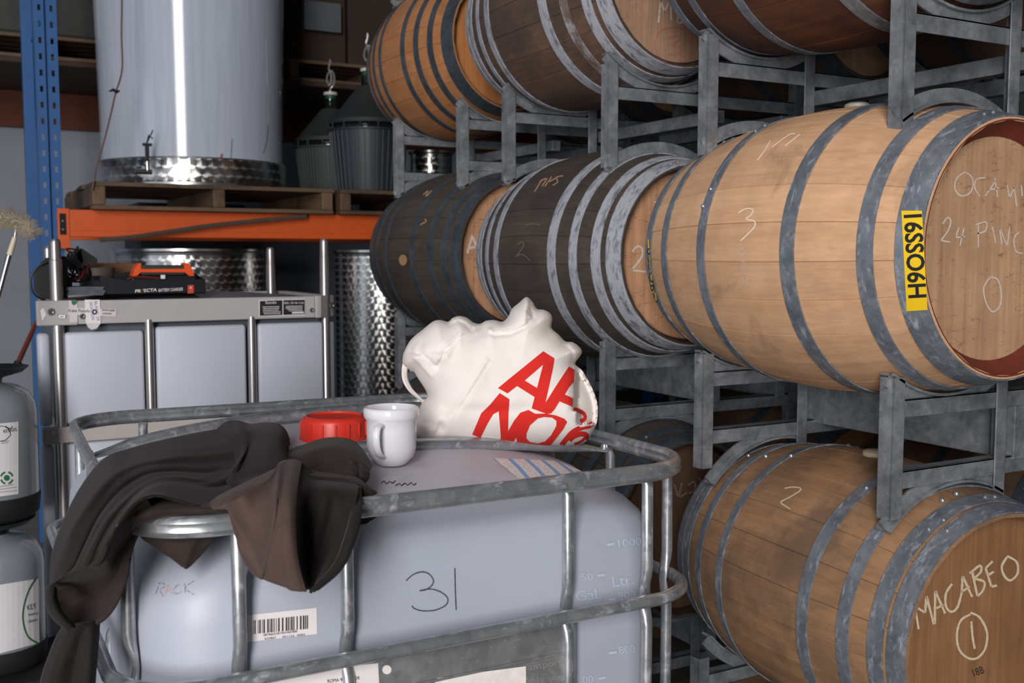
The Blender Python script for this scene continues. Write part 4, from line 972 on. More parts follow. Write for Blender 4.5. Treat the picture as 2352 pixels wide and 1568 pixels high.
# the rounded heap at the back
patch('shoulder_heap', [
    [(500, 985, 2.15), (520, 970, 2.16), (545, 967, 2.16), (575, 975, 2.17), (610, 972, 2.17), (645, 978, 2.17), (662, 1004, 2.15), (664, 1035, 2.08)],
    [(512, 1010, 2.05), (530, 1000, 2.02), (556, 990, 2.04), (585, 985, 2.05), (612, 985, 2.04), (640, 992, 2.04), (654, 1012, 2.04), (660, 1045, 2.00)],
    [(545, 1060, 1.90), (556, 1040, 1.90), (572, 1020, 1.96), (592, 1012, 1.95), (615, 1010, 1.93), (638, 1018, 1.93), (654, 1035, 1.95), (662, 1060, 1.93)],
    [(525, 1085, 1.85), (540, 1075, 1.82), (562, 1058, 1.86), (590, 1050, 1.85), (615, 1048, 1.83), (640, 1050, 1.84), (656, 1058, 1.87), (668, 1075, 1.88)],
    [(520, 1105, 1.78), (536, 1105, 1.76), (560, 1098, 1.77), (590, 1090, 1.77), (618, 1082, 1.77), (642, 1078, 1.78), (660, 1078, 1.82), (676, 1085, 1.84)],
    [(538, 1122, 1.73), (552, 1122, 1.72), (572, 1112, 1.72), (598, 1102, 1.72), (622, 1094, 1.73), (645, 1088, 1.74), (664, 1088, 1.78), (682, 1092, 1.80)]], 40, 40, .005, 3.3, 8,
    ridges=((.30, .0, .16, .62, .022, .045), (.20, .1, .06, .75, -.012, .05), (.9, .1, .6, .5, .006, .1)))
# rolls of cloth to the right, up against the mug
patch('upper_roll', [
    [(650, 1040, 2.03), (690, 1026, 2.02), (735, 1010, 2.02), (775, 1006, 2.01), (812, 1014, 1.98), (832, 1034, 1.94), (850, 1062, 1.90)],
    [(652, 1052, 1.93), (692, 1040, 1.92), (735, 1026, 1.92), (775, 1022, 1.90), (808, 1032, 1.88), (834, 1050, 1.86), (853, 1072, 1.85)],
    [(660, 1078, 1.86), (700, 1066, 1.85), (740, 1056, 1.84), (778, 1052, 1.82), (808, 1060, 1.80), (830, 1072, 1.80), (848, 1082, 1.82)],
    [(672, 1100, 1.83), (705, 1092, 1.82), (745, 1086, 1.80), (780, 1084, 1.79), (808, 1086, 1.78), (828, 1092, 1.79), (846, 1098, 1.81)],
    [(684, 1112, 1.84), (712, 1108, 1.84), (748, 1104, 1.83), (782, 1102, 1.82), (810, 1102, 1.81), (830, 1104, 1.82), (840, 1106, 1.83)]], 44, 30, .008, 9.1, 8,
    ridges=((.15, .35, .7, .3, .012, .07), (.3, .62, .85, .55, -.014, .06), (.7, .1, .8, .8, -.012, .05)))
patch('lower_roll', [
    [(690, 1070, 1.80), (712, 1078, 1.80), (745, 1086, 1.80), (785, 1090, 1.79), (820, 1098, 1.78), (850, 1122, 1.76), (866, 1132, 1.76)],
    [(692, 1090, 1.73), (714, 1094, 1.73), (746, 1098, 1.74), (786, 1102, 1.74), (818, 1110, 1.73), (842, 1130, 1.73), (852, 1138, 1.73)],
    [(690, 1112, 1.71), (714, 1112, 1.71), (748, 1112, 1.72), (784, 1114, 1.72), (806, 1124, 1.71), (820, 1140, 1.71), (826, 1150, 1.71)],
    [(688, 1140, 1.72), (712, 1132, 1.73), (746, 1128, 1.74), (782, 1130, 1.73), (800, 1142, 1.71), (810, 1156, 1.70), (816, 1166, 1.70)]], 36, 20, .008, 5.5, 8,
    ridges=((.1, .4, .5, .3, .014, .08), (.4, .6, .9, .7, -.012, .07)))
# the neck hanging over the rim: outer face, folded-back band, dark mouth
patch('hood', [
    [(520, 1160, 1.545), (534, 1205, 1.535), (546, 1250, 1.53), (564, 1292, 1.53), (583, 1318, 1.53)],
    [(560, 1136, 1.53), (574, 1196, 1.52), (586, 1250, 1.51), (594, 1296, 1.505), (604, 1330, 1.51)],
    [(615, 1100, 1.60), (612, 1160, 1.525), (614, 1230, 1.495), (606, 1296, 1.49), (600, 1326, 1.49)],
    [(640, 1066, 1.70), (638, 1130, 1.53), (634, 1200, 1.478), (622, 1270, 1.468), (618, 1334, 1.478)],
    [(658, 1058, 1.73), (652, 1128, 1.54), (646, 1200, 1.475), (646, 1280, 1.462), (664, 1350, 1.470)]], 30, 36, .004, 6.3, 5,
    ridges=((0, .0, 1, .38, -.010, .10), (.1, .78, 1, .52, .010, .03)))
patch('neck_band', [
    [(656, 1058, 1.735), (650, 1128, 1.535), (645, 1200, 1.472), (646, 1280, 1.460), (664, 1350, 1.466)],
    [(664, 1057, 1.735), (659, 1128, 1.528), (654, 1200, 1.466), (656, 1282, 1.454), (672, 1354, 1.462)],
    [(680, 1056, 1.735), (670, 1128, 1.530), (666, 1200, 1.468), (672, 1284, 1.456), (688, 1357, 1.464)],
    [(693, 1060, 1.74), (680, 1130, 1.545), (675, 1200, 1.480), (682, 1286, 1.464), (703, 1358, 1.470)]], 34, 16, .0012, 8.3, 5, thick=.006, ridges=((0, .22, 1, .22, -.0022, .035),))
patch('hood_inside', [  # charcoal tone darkens the mouth where shade would fall
    [(691, 1062, 1.75), (678, 1130, 1.552), (673, 1200, 1.49), (680, 1286, 1.474), (702, 1357, 1.474)],
    [(720, 1090, 1.75), (705, 1128, 1.625), (696, 1200, 1.585), (698, 1280, 1.575), (706, 1350, 1.50)],
    [(760, 1104, 1.75), (742, 1130, 1.630), (728, 1215, 1.605), (720, 1280, 1.59), (712, 1352, 1.51)],
    [(806, 1108, 1.75), (786, 1134, 1.635), (770, 1215, 1.605), (752, 1280, 1.575), (722, 1350, 1.51)],
    [(826, 1112, 1.75), (820, 1140, 1.635), (800, 1240, 1.575), (768, 1302, 1.535), (716, 1356, 1.485)]], 30, 30, .007, 1.3, 6, ridges=((.2, .55, .8, .5, .012, .09),))
patch('hood_lip', [
    [(808, 1112, 1.72), (806, 1180, 1.60), (790, 1240, 1.555), (764, 1300, 1.53), (710, 1358, 1.48)],
    [(818, 1112, 1.715), (818, 1180, 1.590), (804, 1245, 1.54), (776, 1306, 1.515), (716, 1360, 1.475)],
    [(829, 1118, 1.715), (828, 1185, 1.605), (813, 1245, 1.56), (784, 1306, 1.535), (732, 1352, 1.49)]], 26, 8, .003, 3.9, 5)
patch('brown_fold', [
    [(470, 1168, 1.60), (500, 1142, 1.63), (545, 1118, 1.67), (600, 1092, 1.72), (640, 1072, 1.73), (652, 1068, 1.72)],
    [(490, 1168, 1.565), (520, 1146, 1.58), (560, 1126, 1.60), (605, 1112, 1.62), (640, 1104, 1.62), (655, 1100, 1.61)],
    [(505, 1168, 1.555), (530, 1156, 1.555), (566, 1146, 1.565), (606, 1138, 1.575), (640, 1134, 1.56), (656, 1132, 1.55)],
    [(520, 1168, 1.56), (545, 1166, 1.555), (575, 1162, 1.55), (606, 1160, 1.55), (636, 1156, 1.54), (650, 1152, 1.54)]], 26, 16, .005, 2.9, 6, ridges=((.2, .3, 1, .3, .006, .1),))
patch('shirt_tail', [
    [(306, 1212, 1.585), (350, 1214, 1.59), (400, 1214, 1.595), (450, 1212, 1.60), (505, 1206, 1.605)],
    [(330, 1238, 1.588), (370, 1246, 1.588), (410, 1252, 1.585), (450, 1248, 1.592), (492, 1232, 1.605)],
    [(368, 1264, 1.59), (395, 1274, 1.588), (420, 1282, 1.588), (448, 1276, 1.592), (474, 1258, 1.602)],
    [(420, 1300, 1.595), (424, 1302, 1.595), (428, 1304, 1.595), (434, 1300, 1.597), (442, 1292, 1.60)]], 22, 16, .003, 6.1, 5, ridges=((.8, 0, .5, .9, .008, .07),))
patch('shirt_corner', [
    [(812, 1150, 1.70), (834, 1150, 1.705), (856, 1150, 1.71), (872, 1150, 1.715)],
    [(812, 1180, 1.70), (834, 1184, 1.70), (856, 1182, 1.705), (868, 1174, 1.71)],
    [(814, 1206, 1.70), (830, 1204, 1.70), (848, 1198, 1.705), (862, 1186, 1.71)]], 10, 8, .003, 1.1)

# ================================================================== GREY STACKING TANK WITH CHARGER ON TOP
YF = 3.95; sF = s_y(YF)
flex = thing('stacking_tank', 'grey stackable plastic tank with four steel corner posts carrying the battery charger box', 'tank', on_y(410, 1500, YF))
M_grey = plain('grey_coated_steel', lin(172, 169, 170), .5, .0, .05)
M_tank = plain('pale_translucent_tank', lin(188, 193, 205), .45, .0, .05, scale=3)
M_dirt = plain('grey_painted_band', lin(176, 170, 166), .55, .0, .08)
def pb(x0, y0, x1, y1, Y=YF):
    a = on_y(x0, y0, Y); b = on_y(x1, y1, Y); return (a.x, b.x, b.z, a.z)
xl, xr = on_y(83, 690, YF).x, on_y(735, 690, YF).x
zt, zb_ = on_y(410, 686, YF).z, on_y(410, 738, YF).z
xj1, xj2 = on_y(178, 700, YF).x, on_y(724, 700, YF).x; DEP = .70
m = MB(); m.bbox((xj1 + .001, YF, zb_), (xj2 - .001, YF + .03, zt), .003); m.build('front_rail', M_grey, flex)
m = MB(); m.bbox((xl, YF - .002, zb_ - .002), (xj1, YF + .04, zt + .002), .004); m.bbox((xl + .062, YF + .04, zb_), (xl + .09, YF + DEP, zt), .003); m.build('corner_cap', M_grey, flex)
m = MB(); m.bbox((xj2, YF - .002, zb_ - .002), (xr, YF + .04, zt + .002), .004)
Mx = Matrix.Translation((xr, YF, 0)) @ Matrix.Rotation(math.radians(42), 4, 'Z'); m.bbox((0, -.002, zb_ - .002), (.10, .03, zt + .002), .004, Mx)
m.bbox((xr + .05, YF + .07, zb_), (xr + .08, YF + DEP, zt), .003); m.build('corner_cap', M_grey, flex)
m = MB(); m.bbox((xl + .065, YF + DEP, zb_), (xr + .06, YF + DEP + .03, zt), .003); m.build('rear_rail', M_grey, flex)
m = MB()   # lid: very shallow dish
L = [[Vector((xl + .07 + (xr - xl - .02) * i / 12, YF + .03 + (DEP - .03) * j / 10, zt - .012 + .03 * math.sin(PI * i / 12) * math.sin(PI * j / 10))) for i in range(13)] for j in range(11)]
m.grid(L); lid = m.build('tank_lid', plain('dark_grey_lid', lin(108, 110, 118), .5, .0, .06), flex, smooth=True); LIDZ = lambda x, y: zt - .012 + .03 * math.sin(PI * min(max((x - xl - .02) / (xr - xl + .03), 0), 1)) * math.sin(PI * min(max((y - YF - .03) / (DEP - .03), 0), 1))
# moulded panels
zlo = .10; panels = [(88, 117), (150, 333), (359, 567), (593, 744)]
zb1, zb0 = on_y(200, 977, YF).z, on_y(200, 1013, YF).z
zp_t = on_y(400, 750, YF).z
m = MB(); m.bbox((xl + .07, YF + .06, zlo), (xr + .02, YF + DEP - .02, zb_ - .004), .01); m.build('tank_wall', plain('shade_toned_tank_wall', lin(96, 104, 112), .5), flex)  # wall behind the panels carries the gap shade in its colour
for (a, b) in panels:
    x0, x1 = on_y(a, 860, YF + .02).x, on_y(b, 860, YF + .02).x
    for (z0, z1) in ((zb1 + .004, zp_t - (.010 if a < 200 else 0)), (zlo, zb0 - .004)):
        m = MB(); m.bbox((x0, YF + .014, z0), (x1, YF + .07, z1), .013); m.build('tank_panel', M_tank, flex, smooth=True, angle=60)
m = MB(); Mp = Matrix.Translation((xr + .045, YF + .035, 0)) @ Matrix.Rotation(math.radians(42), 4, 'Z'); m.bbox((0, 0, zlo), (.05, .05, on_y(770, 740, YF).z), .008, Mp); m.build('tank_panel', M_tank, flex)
m = MB(); m.bbox((xl + .064, YF + .03, zb0), (xl + .09, YF + DEP - .03, zb1), .003); m.bbox((xl + .004, YF - .004, zb0), (xr + .01, YF + .03, zb1), .004); m.build('waist_band', M_dirt, flex)
def post(x, Y, rtop, r, z1):
    m = MB(); z2 = zt
    m.lathe([(r, .02), (r, z1 - .075), (rtop + .001, z1 - .073), (rtop, z1 - .012), (rtop * .9, z1 - .004), (rtop * .7, z1), (0, z1)], (x, Y, 0), 24); m.build('corner_post', G['alu'], flex, smooth=True)
post(on_y(134, 780, YF + .027).x, YF + .027, .0185, .0215, on_y(128, 548, YF).z)
post(on_y(743, 640, YF + .045).x + .006, YF + .05, .0165, .0185, on_y(742, 548, YF + .04).z)
post(on_y(622, 640, YF + .64).x, YF + .64, .0165, .0185, on_y(622, 568, YF + .64).z)
post(on_y(112, 640, YF + .64).x, YF + .64, .0165, .0185, on_y(112, 566, YF + .64).z)
for px_ in (345, 580):
    x = on_y(px_, 860, YF + .014).x; m = MB(); m.tube([(x, YF + .014, .05), (x, YF + .014, zb_ + .01)], .0165, 14); m.build('brace_tube', G['alu'], flex, smooth=True)
def screw(px, py, r, par=flex, Y=YF - .002):
    p = on_y(px, py, Y); m = MB(); M = Matrix.Translation(p) @ Matrix.Rotation(PI/2, 4, 'X'); m.lathe([(0, .003), (r*.35, .003), (r*.4, .006), (r*.75, .006), (r, .001), (r, -.002)], n=16); m.v = [M @ v for v in m.v]; m.build('bolt', G['steel'], par, smooth=True)
for a in ((118, 716, .014), (190, 726, .011), (716, 712, .010), (123, 995, .012)): screw(*a)
p = on_y(763, 701, YF + .02); screw(763, 701, .012, Y=p.y)
# stickers on the front rail
M_lab = plain('black_data_sticker', lin(26, 27, 30), .5, var=.0); M_tape = plain('pale_tape', lin(206, 200, 200), .6, var=.04); M_wtxt = plain('white_print', lin(214, 214, 216), .7, var=0)
FS = lambda o: part_mark(o, flex)
FS(quad('data_sticker', [(594, 689), (700, 686), (700, 724), (594, 727)], sF, M_wtxt, None, .0032)); dl = FS(quad('data_sticker_field', [(596, 691), (648, 689), (648, 723), (596, 725)], sF, M_lab, None, .0040)); FS(quad('data_sticker_field', [(650, 689), (699, 688), (699, 721), (650, 723)], sF, M_lab, None, .0040))
FS(text('sticker_print', 'flexcube', (609, 698), (634, 697), 7, sF, M_wtxt, None, .0046)); FS(text('sticker_print', '1000L / 301 Bar Cube', (651, 698), (697, 697), 5, sF, M_wtxt, None, .0046))
ln = [[(602 + random.uniform(0, 4), y - .02 * 30), (640 + random.uniform(-5, 4), y - .04 * 30)] for y in (705, 709, 713, 717, 721)] + [[(660 + random.uniform(-6, 4), y), (694, y - .8)] for y in (703, 706.5, 710, 713.5)]
FS(strokes('sticker_lines', ln, 1.3, sF, M_wtxt, None, .0046, sharp=True)); FS(quad('sticker_lines', [(670, 716), (697, 715), (697, 719), (670, 720)], sF, M_wtxt, None, .0046))
FS(quad('tape_strip', [(156, 706), (268, 710), (266, 727), (156, 722)], sF, M_tape, None, .0032)); FS(quad('tape_strip', [(194, 688), (229, 688), (231, 742), (197, 742)], sF, M_white, None, .0036)); FS(fill('tape_strip', [(197, 742), (231, 742), (222, 754), (210, 757), (202, 752)], [], sF, M_tape, None, .0036))
FS(quad('tape_strip', [(158, 690), (178, 690), (178, 740), (160, 740)], sF, M_tape, None, .0030)); FS(quad('small_tag', [(92, 712), (100, 706), (106, 722), (97, 737)], sF, M_white, None, .0036)); FS(quad('small_tag', [(132, 720), (152, 721), (151, 733), (132, 732)], sF, M_white, None, .0036)); FS(strokes('sticker_lines', [[(133, 721), (151, 722), (150, 732), (133, 731), (133, 721)], [(138, 727), (146, 727)]], 1.2, sF, M_ink, None, .0042, sharp=True))
FS(text('tape_print', 'Kraher Prasenfix', (157, 716), (206, 717), 7, sF, M_ink, None, .0044)); FS(text('tape_print', 'deutsche qualität', (234, 713), (264, 715), 5, sF, M_ink, None, .0044)); FS(text('tape_print', 'präzision', (236, 721), (256, 722), 5, sF, M_ink, None, .0044))
M_pen = plain('violet_pen', lin(96, 92, 146), .8, var=0); FS(text('tape_print', 'SAUVIGNON', (205, 693), (210, 734), 7, sF, M_pen, None, .0044)); FS(text('tape_print', 'BLANC 24', (216, 692), (222, 736), 7, sF, M_pen, None, .0044))
FS(fill('tape_mark', ngon(217, 716, 6), [ngon(217, 716, 3, n=10)], sF, M_ink, None, .0046)); M_greenp = plain('green_print', lin(52, 112, 80), .8, var=0); FS(fill('tape_mark', [(163, 690), (178, 690), (176, 697), (170, 701), (165, 698)], [], sF, M_greenp, None, .0036))

# things on the grey tank ---------------------------------------------------------------------
YB = YF + .07
def bx(x): return on_y(x, 650, YB).x
def bz(y, x=350): return on_y(x, y, YB).z
cb = thing('charger_box', 'open black cardboard battery charger box on the grey tank', 'box', (bx(350), YB + .1, zt + .0))
M_card = plain('black_gloss_card', lin(20, 21, 25), .4, var=.04); zc0 = zt + .016; x0, x1, zt1 = bx(231), bx(472), bz(641)
m = MB(); m.add([Vector(p) for p in ((x0, YB, zc0), (x1, YB, zc0), (x1, YB, zt1 - .002), ((x0+x1)/2, YB, zt1 - .004), (x0 + .08, YB, zt1 - .002), (x0, YB, zt1 + .014))], [(0, 1, 2, 3, 4, 5)])
m.add([Vector(p) for p in ((x0, YB, zc0), (x0, YB, zt1 + .014), (x0 - .012, YB + .20, zt1 + .01), (x0 - .012, YB + .20, zc0))], [(0, 1, 2, 3)])
m.add([Vector(p) for p in ((x1, YB, zc0), (x1, YB, zt1 - .002), (x1 - .012, YB + .2, zt1 + .028), (x1 - .012, YB + .20, zc0))], [(0, 1, 2, 3)])
m.add([Vector(p) for p in ((x0 - .012, YB + .2, zc0), (x1 - .012, YB + .2, zc0), (x1 - .012, YB + .2, zt1 + .05), (x0 - .012, YB + .2, zt1 + .01))], [(0, 1, 2, 3)])
m.add([Vector(p) for p in ((x0, YB, zc0), (x1, YB, zc0), (x1 - .012, YB + .2, zc0), (x0 - .012, YB + .2, zc0))], [(0, 1, 2, 3)])
o = m.build('carton', M_card, cb); md = o.modifiers.new('thick', 'SOLIDIFY'); md.thickness = .003
sB = s_y(YB - .0022); BX = lambda o: part_mark(o, cb)
BX(text('box_print', 'PR JECTA', (310, 672), (360, 668.5), 7, sB, M_wtxt, None, .001, .2, bold=.02)); BX(fill('box_print', ngon(326.5, 669, 4.6, n=16), [], sB, plain('dim_red_ring', lin(86, 46, 40), .7, var=0), None, .001)); BX(text('box_print', 'BATTERY CHARGER', (364, 670), (420, 667), 7, sB, M_wtxt, None, .001, .15, bold=.01)); BX(quad('box_sticker', [(431, 655), (445, 654), (445, 673), (431, 674)], sB, plain('orange_sticker', lin(196, 66, 36), .6, var=0), None, .001)); BX(text('box_print', '4', (435, 664), (440, 663.6), 7, sB, M_wtxt, None, .002))
ch = thing('battery_charger', 'orange and black battery charger sitting in the open black box', 'charger', (bx(380), YB + .08, zc0 + .004))
M_orp = plain('orange_plastic', lin(226, 84, 30), .4, var=.04); YC = YB + .07
def cx(x, y): p = on_y(x, y, YC); return p
a = cx(306, 634); b_ = cx(446, 634); zt2 = cx(380, 606).z; zlow = cx(380, 632).z
m = MB(); m.bbox((a.x - .006, YC + .008, zc0 + .004), (b_.x + .012, YC + .09, zlow), .008); m.build('case', M_black, ch)
m = MB(); m.bbox((cx(324, 600).x, YC + .004, zlow), (cx(426, 600).x, YC + .06, zt2 - .004), .006); m.build('grip_panel', plain('dark_grip', lin(48, 46, 46), .6), ch)
def plate3(pp, Y, d):
    m = MB(); n = len(pp); f = [cx(*q) for q in pp]; m.add([Vector((v.x, Y, v.z)) for v in f] + [Vector((v.x, Y + d, v.z)) for v in f], [tuple(range(n)), tuple(reversed(range(n, 2*n)))] + [(i, i+n, (i+1) % n + n, (i+1) % n) for i in range(n)]); return m
mm = plate3([(304, 634), (309, 617), (318, 605), (324, 604), (324, 618), (423, 617), (423, 603), (432, 604), (440, 614), (446, 633), (436, 634), (424, 625), (324, 625), (314, 633)], YC - .002, .07); mm.build('carry_handle', M_orp, ch)
m = MB(); m.tube([cx(292, 641) + Vector((0, .0, 0)), cx(306, 636), cx(330, 635), cx(352, 638), cx(366, 641)], .003, 8); m.build('red_lead', plain('dark_red_lead', lin(120, 28, 24), .5), ch, smooth=True)
m = MB(); q = cx(374, 636); m.bbox((q.x - .008, YC - .006, q.z - .007), (q.x + .008, YC + .002, q.z + .008), .001); m.build('lead_tag', M_white, ch)
def put(name, label, cat, mb, mat, smooth=False):
    o = mb.build(name, mat, None, smooth=smooth); return tag(o, label, cat)
# leaflets, jar, charger leads, black tool case
m = MB(); 
for k in range(5):
    Mk = Matrix.Translation((on_y(196, 670, YF + .10).x, YF + .13, zt + .016 + k * .0062)) @ Matrix.Rotation(.05 * (k % 3 - 1), 4, 'Z'); m.bbox((-.062, -.07, 0), (.06, .09, .0055), .001, Mk)
put('leaflet_stack', 'stack of leaflets lying beside the black charger box', 'leaflets', m, plain('grey_leaflets', lin(92, 98, 104), .7, var=.3, scale=60))
pj = on_y(222, 640, YF + .30); jar = thing('storage_jar', 'squat grey jar with a green band behind the leaflets', 'jar', (pj.x, YF + .30, zt + .02))
m = MB(); m.lathe([(0, 0), (.058, 0), (.062, .006), (.062, .050)], (pj.x, YF + .30, zt + .02), 28); m.build('jar_body', plain('smoky_plastic', lin(52, 60, 62), .35), jar, smooth=True)
m = MB(); m.lathe([(.0625, .050), (.0640, .051), (.0640, .056), (.0625, .057)], (pj.x, YF + .30, zt + .02), 28); m.build('green_band', plain('green_band', lin(24, 96, 62), .5), jar, smooth=True)
m = MB(); m.lathe([(.066, .057), (.066, .092), (.060, .097), (0, .098)], (pj.x, YF + .30, zt + .02), 28); m.build('jar_lid', plain('brown_grey_lid', lin(84, 74, 66), .6), jar, smooth=True)
pt_ = on_y(300, 615, YF + .33)
m = MB(); m.bbox((on_y(205, 610, YF + .36).x, YF + .38, zt + .02), (on_y(312, 610, YF + .36).x, YF + .52, on_y(250, 604, YF + .4).z), .004)
put('brown_carton', 'flat brown carton at the back of the grey tank top', 'box', m, plain('brown_card', lin(104, 68, 44), .8))
ld = thing('jumper_leads', 'tangle of black and red clamp leads heaped on the grey tank', 'jumper leads', on_y(180, 600, YF + .22))
rl = random.Random(5); YL = YF + .22
for k, (nm, mt) in enumerate((('black_lead', M_black), ('black_lead', M_black), ('red_lead', plain('red_rubber', lin(132, 34, 26), .5)))):
    P = [on_y(150 + rl.uniform(0, 50), 592 + rl.uniform(-24, 56), YL + rl.uniform(-.04, .05)) for _ in range(9)]; P[0] = on_y(150, 640, YL); P[-1] = on_y(196, 642, YL)
    D = []; 
    for i in range(60): D.append(cr(P, i / 59))
    m = MB(); m.tube(D, .0035, 8); m.build(nm, mt, ld, smooth=True)
for (pp, mt, nm) in (([(148, 598), (172, 574), (186, 570), (222, 594), (222, 606), (196, 606), (160, 622)], M_black, 'clamp'), ([(174, 582), (184, 572), (190, 600), (180, 610)], plain('red_clamp', lin(150, 42, 28), .5), 'clamp')):
    f = [on_y(q[0], q[1], YL) for q in pp]; n = len(f); m = MB(); m.add([Vector((v.x, YL - .02, v.z)) for v in f] + [Vector((v.x, YL + .015, v.z)) for v in f], [tuple(range(n)), tuple(reversed(range(n, 2*n)))] + [(i, i+n, (i+1) % n + n, (i+1) % n) for i in range(n)]); m.build(nm, mt, ld)
m = MB(); m.tube([on_y(158, 640, YL), on_y(158, 660, YL) ], .012, 8); m.build('lead_plug', M_black, ld)
YT = YF + .10; f = [on_y(q[0], q[1], YT) for q in ((84, 668), (86, 622), (114, 592), (150, 588), (156, 600), (156, 688), (100, 688))]; n = len(f)
tc = thing('power_supply', 'black wedge-shaped power supply with a looped cable at the left end of the grey tank', 'power supply', f[0]); zmin = zt + .004
for v in f: v.z = max(v.z, zmin)
m = MB(); m.add([Vector((v.x, YT, v.z)) for v in f] + [Vector((v.x, YT + .14, v.z)) for v in f], [tuple(range(n)), tuple(reversed(range(n, 2*n)))] + [(i, i+n, (i+1) % n + n, (i+1) % n) for i in range(n)]); m.build('case', M_black, tc)
m = MB(); P = [on_y(*q, YT - .01) for q in ((112, 600), (86, 614), (71, 640), (74, 668), (90, 684), (106, 690))]; m.tube([cr(P, i / 29) for i in range(30)], .0035, 8); m.build('cable', M_black, tc, smooth=True)

# ================================================================== KEGS, BRUSH, BROOM
M_pet = plain('clear_pet', lin(124, 130, 136), .18, .0, .10, scale=9, coat=.5); M_keylab = plain('keg_label', lin(206, 204, 206), .7, var=.03); M_gl = plain('keg_green', lin(40, 100, 66), .7, var=0)
def keg(label, X, Y, z0, z1, r):
    t = thing('plastic_keg', label, 'keg', (X, Y, z0), 'one-way plastic kegs'); h = z1 - z0; c = (X, Y, z0)
    m = MB(); m.lathe([(r*.55, .03), (r*.9, .05), (r, .085), (r, h*.70), (r*.965, h*.765), (r*.84, h*.83), (r*.6, h*.875), (r*.3, h*.895), (r*.28, h*.90)], c, 48); b = m.build('bottle', M_pet, t, smooth=True)
    m = MB(); m.lathe([(0, .0), (r*.80, 0), (r*.98, .02), (r*1.02, .075), (r*.99, .082), (r*.9, .06), (0, .05)], c, 40); m.build('base_ring', M_blackm, t, smooth=True, angle=50)
    m = MB(); m.lathe([(r*.26, h*.88), (r*.30, h*.93), (r*.72, h*.965), (r*.86, h*1.0), (r*.80, h*1.0), (r*.62, h*.975), (0, h*.95)], c, 40); m.build('grip_collar', M_black, t, smooth=True, angle=40)
    q = MB(); q.lathe([(r*1.001, h*k) for k in (.1, .4, .7)], c, 96); return t, s_bvh(q.bvh())
rk = Vector((0, 0, 0)); pk = at(-22, 1000, 3.4); KX, KY = pk.x, pk.y
k1, sk1 = keg('upper clear plastic keg of the pair stacked at the left edge', KX, KY, .71, 1.205, .142)
k2, sk2 = keg('lower clear plastic keg of the pair stacked at the left edge', KX + .004, KY - .004, .215, .708, .142)
m = MB(); 
tc_ = thing('low_crate', 'low dark timber crate on the floor under the stacked kegs', 'crate', (KX, KY, 0))
for (a, b) in (((-.2, -.2, 0), (.2, -.17, .19)), ((-.2, .17, 0), (.2, .2, .19)), ((-.2, -.17, 0), (-.17, .17, .19)), ((.17, -.17, 0), (.2, .17, .19))):
    m = MB(); m.bbox((a[0]+KX, a[1]+KY, a[2]), (b[0]+KX, b[1]+KY, b[2]), .003); m.build('crate_side', M_blackm, tc_)
m = MB(); m.bbox((KX-.2, KY-.2, .191), (KX+.2, KY+.2, .213), .003); m.build('crate_top', M_blackm, tc_)
K1 = lambda o: part_mark(o, k1); K2 = lambda o: part_mark(o, k2)
K1(quad('keg_label', [(-60, 978), (42, 968), (42, 1134), (-60, 1148)], sk1, M_keylab, None, .001, 10)); K1(strokes('label_mark', [[(24, 1000), (18, 984), (2, 978), (-14, 986), (-16, 1002), (-4, 1012), (12, 1010), (22, 1000)], [(12, 978), (22, 984), (28, 978)]], 1.6, sk1, M_ink, None, .002, jit=0)); K1(text('label_print', 'KEYKEG', (8, 994), (38, 989), 8, sk1, M_ink, None, .0025)); K1(strokes('label_lines', [[(2, 1014), (20, 1012)], [(2, 1018), (18, 1016)], [(-4, 1118), (30, 1112)], [(-4, 1124), (36, 1118)], [(-4, 1130), (38, 1126)]], 1.4, sk1, plain('grey_print', lin(120, 120, 122), .8, var=0), None, .002, jit=0))
for k in range(4): K1(strokes('recycling_arrow', [[(15 + 13.5 * math.cos(a), 1097 + 13.5 * math.sin(a)) for a in [k * PI/2 + .25 + j * .26 for j in range(5)]]], 4.2, sk1, M_gl, None, .002, jit=0))
K1(fill('recycling_globe', ngon(15, 1097, 7, n=12), [], sk1, M_gl, None, .002))
K2(quad('keg_label', [(-60, 1352), (88, 1328), (90, 1476), (-60, 1516)], sk2, M_keylab, None, .001, 12)); K2(strokes('label_mark', [[(82, 1326), (64, 1358), (53, 1398), (53, 1430), (64, 1462), (88, 1478)]], 3.6, sk2, M_gl, None, .002, jit=0)); K2(text('label_print', 'KEY', (63, 1401), (83, 1396), 12, sk2, plain('dark_green_print', lin(56, 74, 66), .8, var=0), None, .002)); K2(text('label_print', 'taurus', (64, 1414), (86, 1410), 7, sk2, M_gl, None, .002)); K2(text('label_print', 'cleaner', (64, 1430), (86, 1425), 8, sk2, M_gl, None, .002))

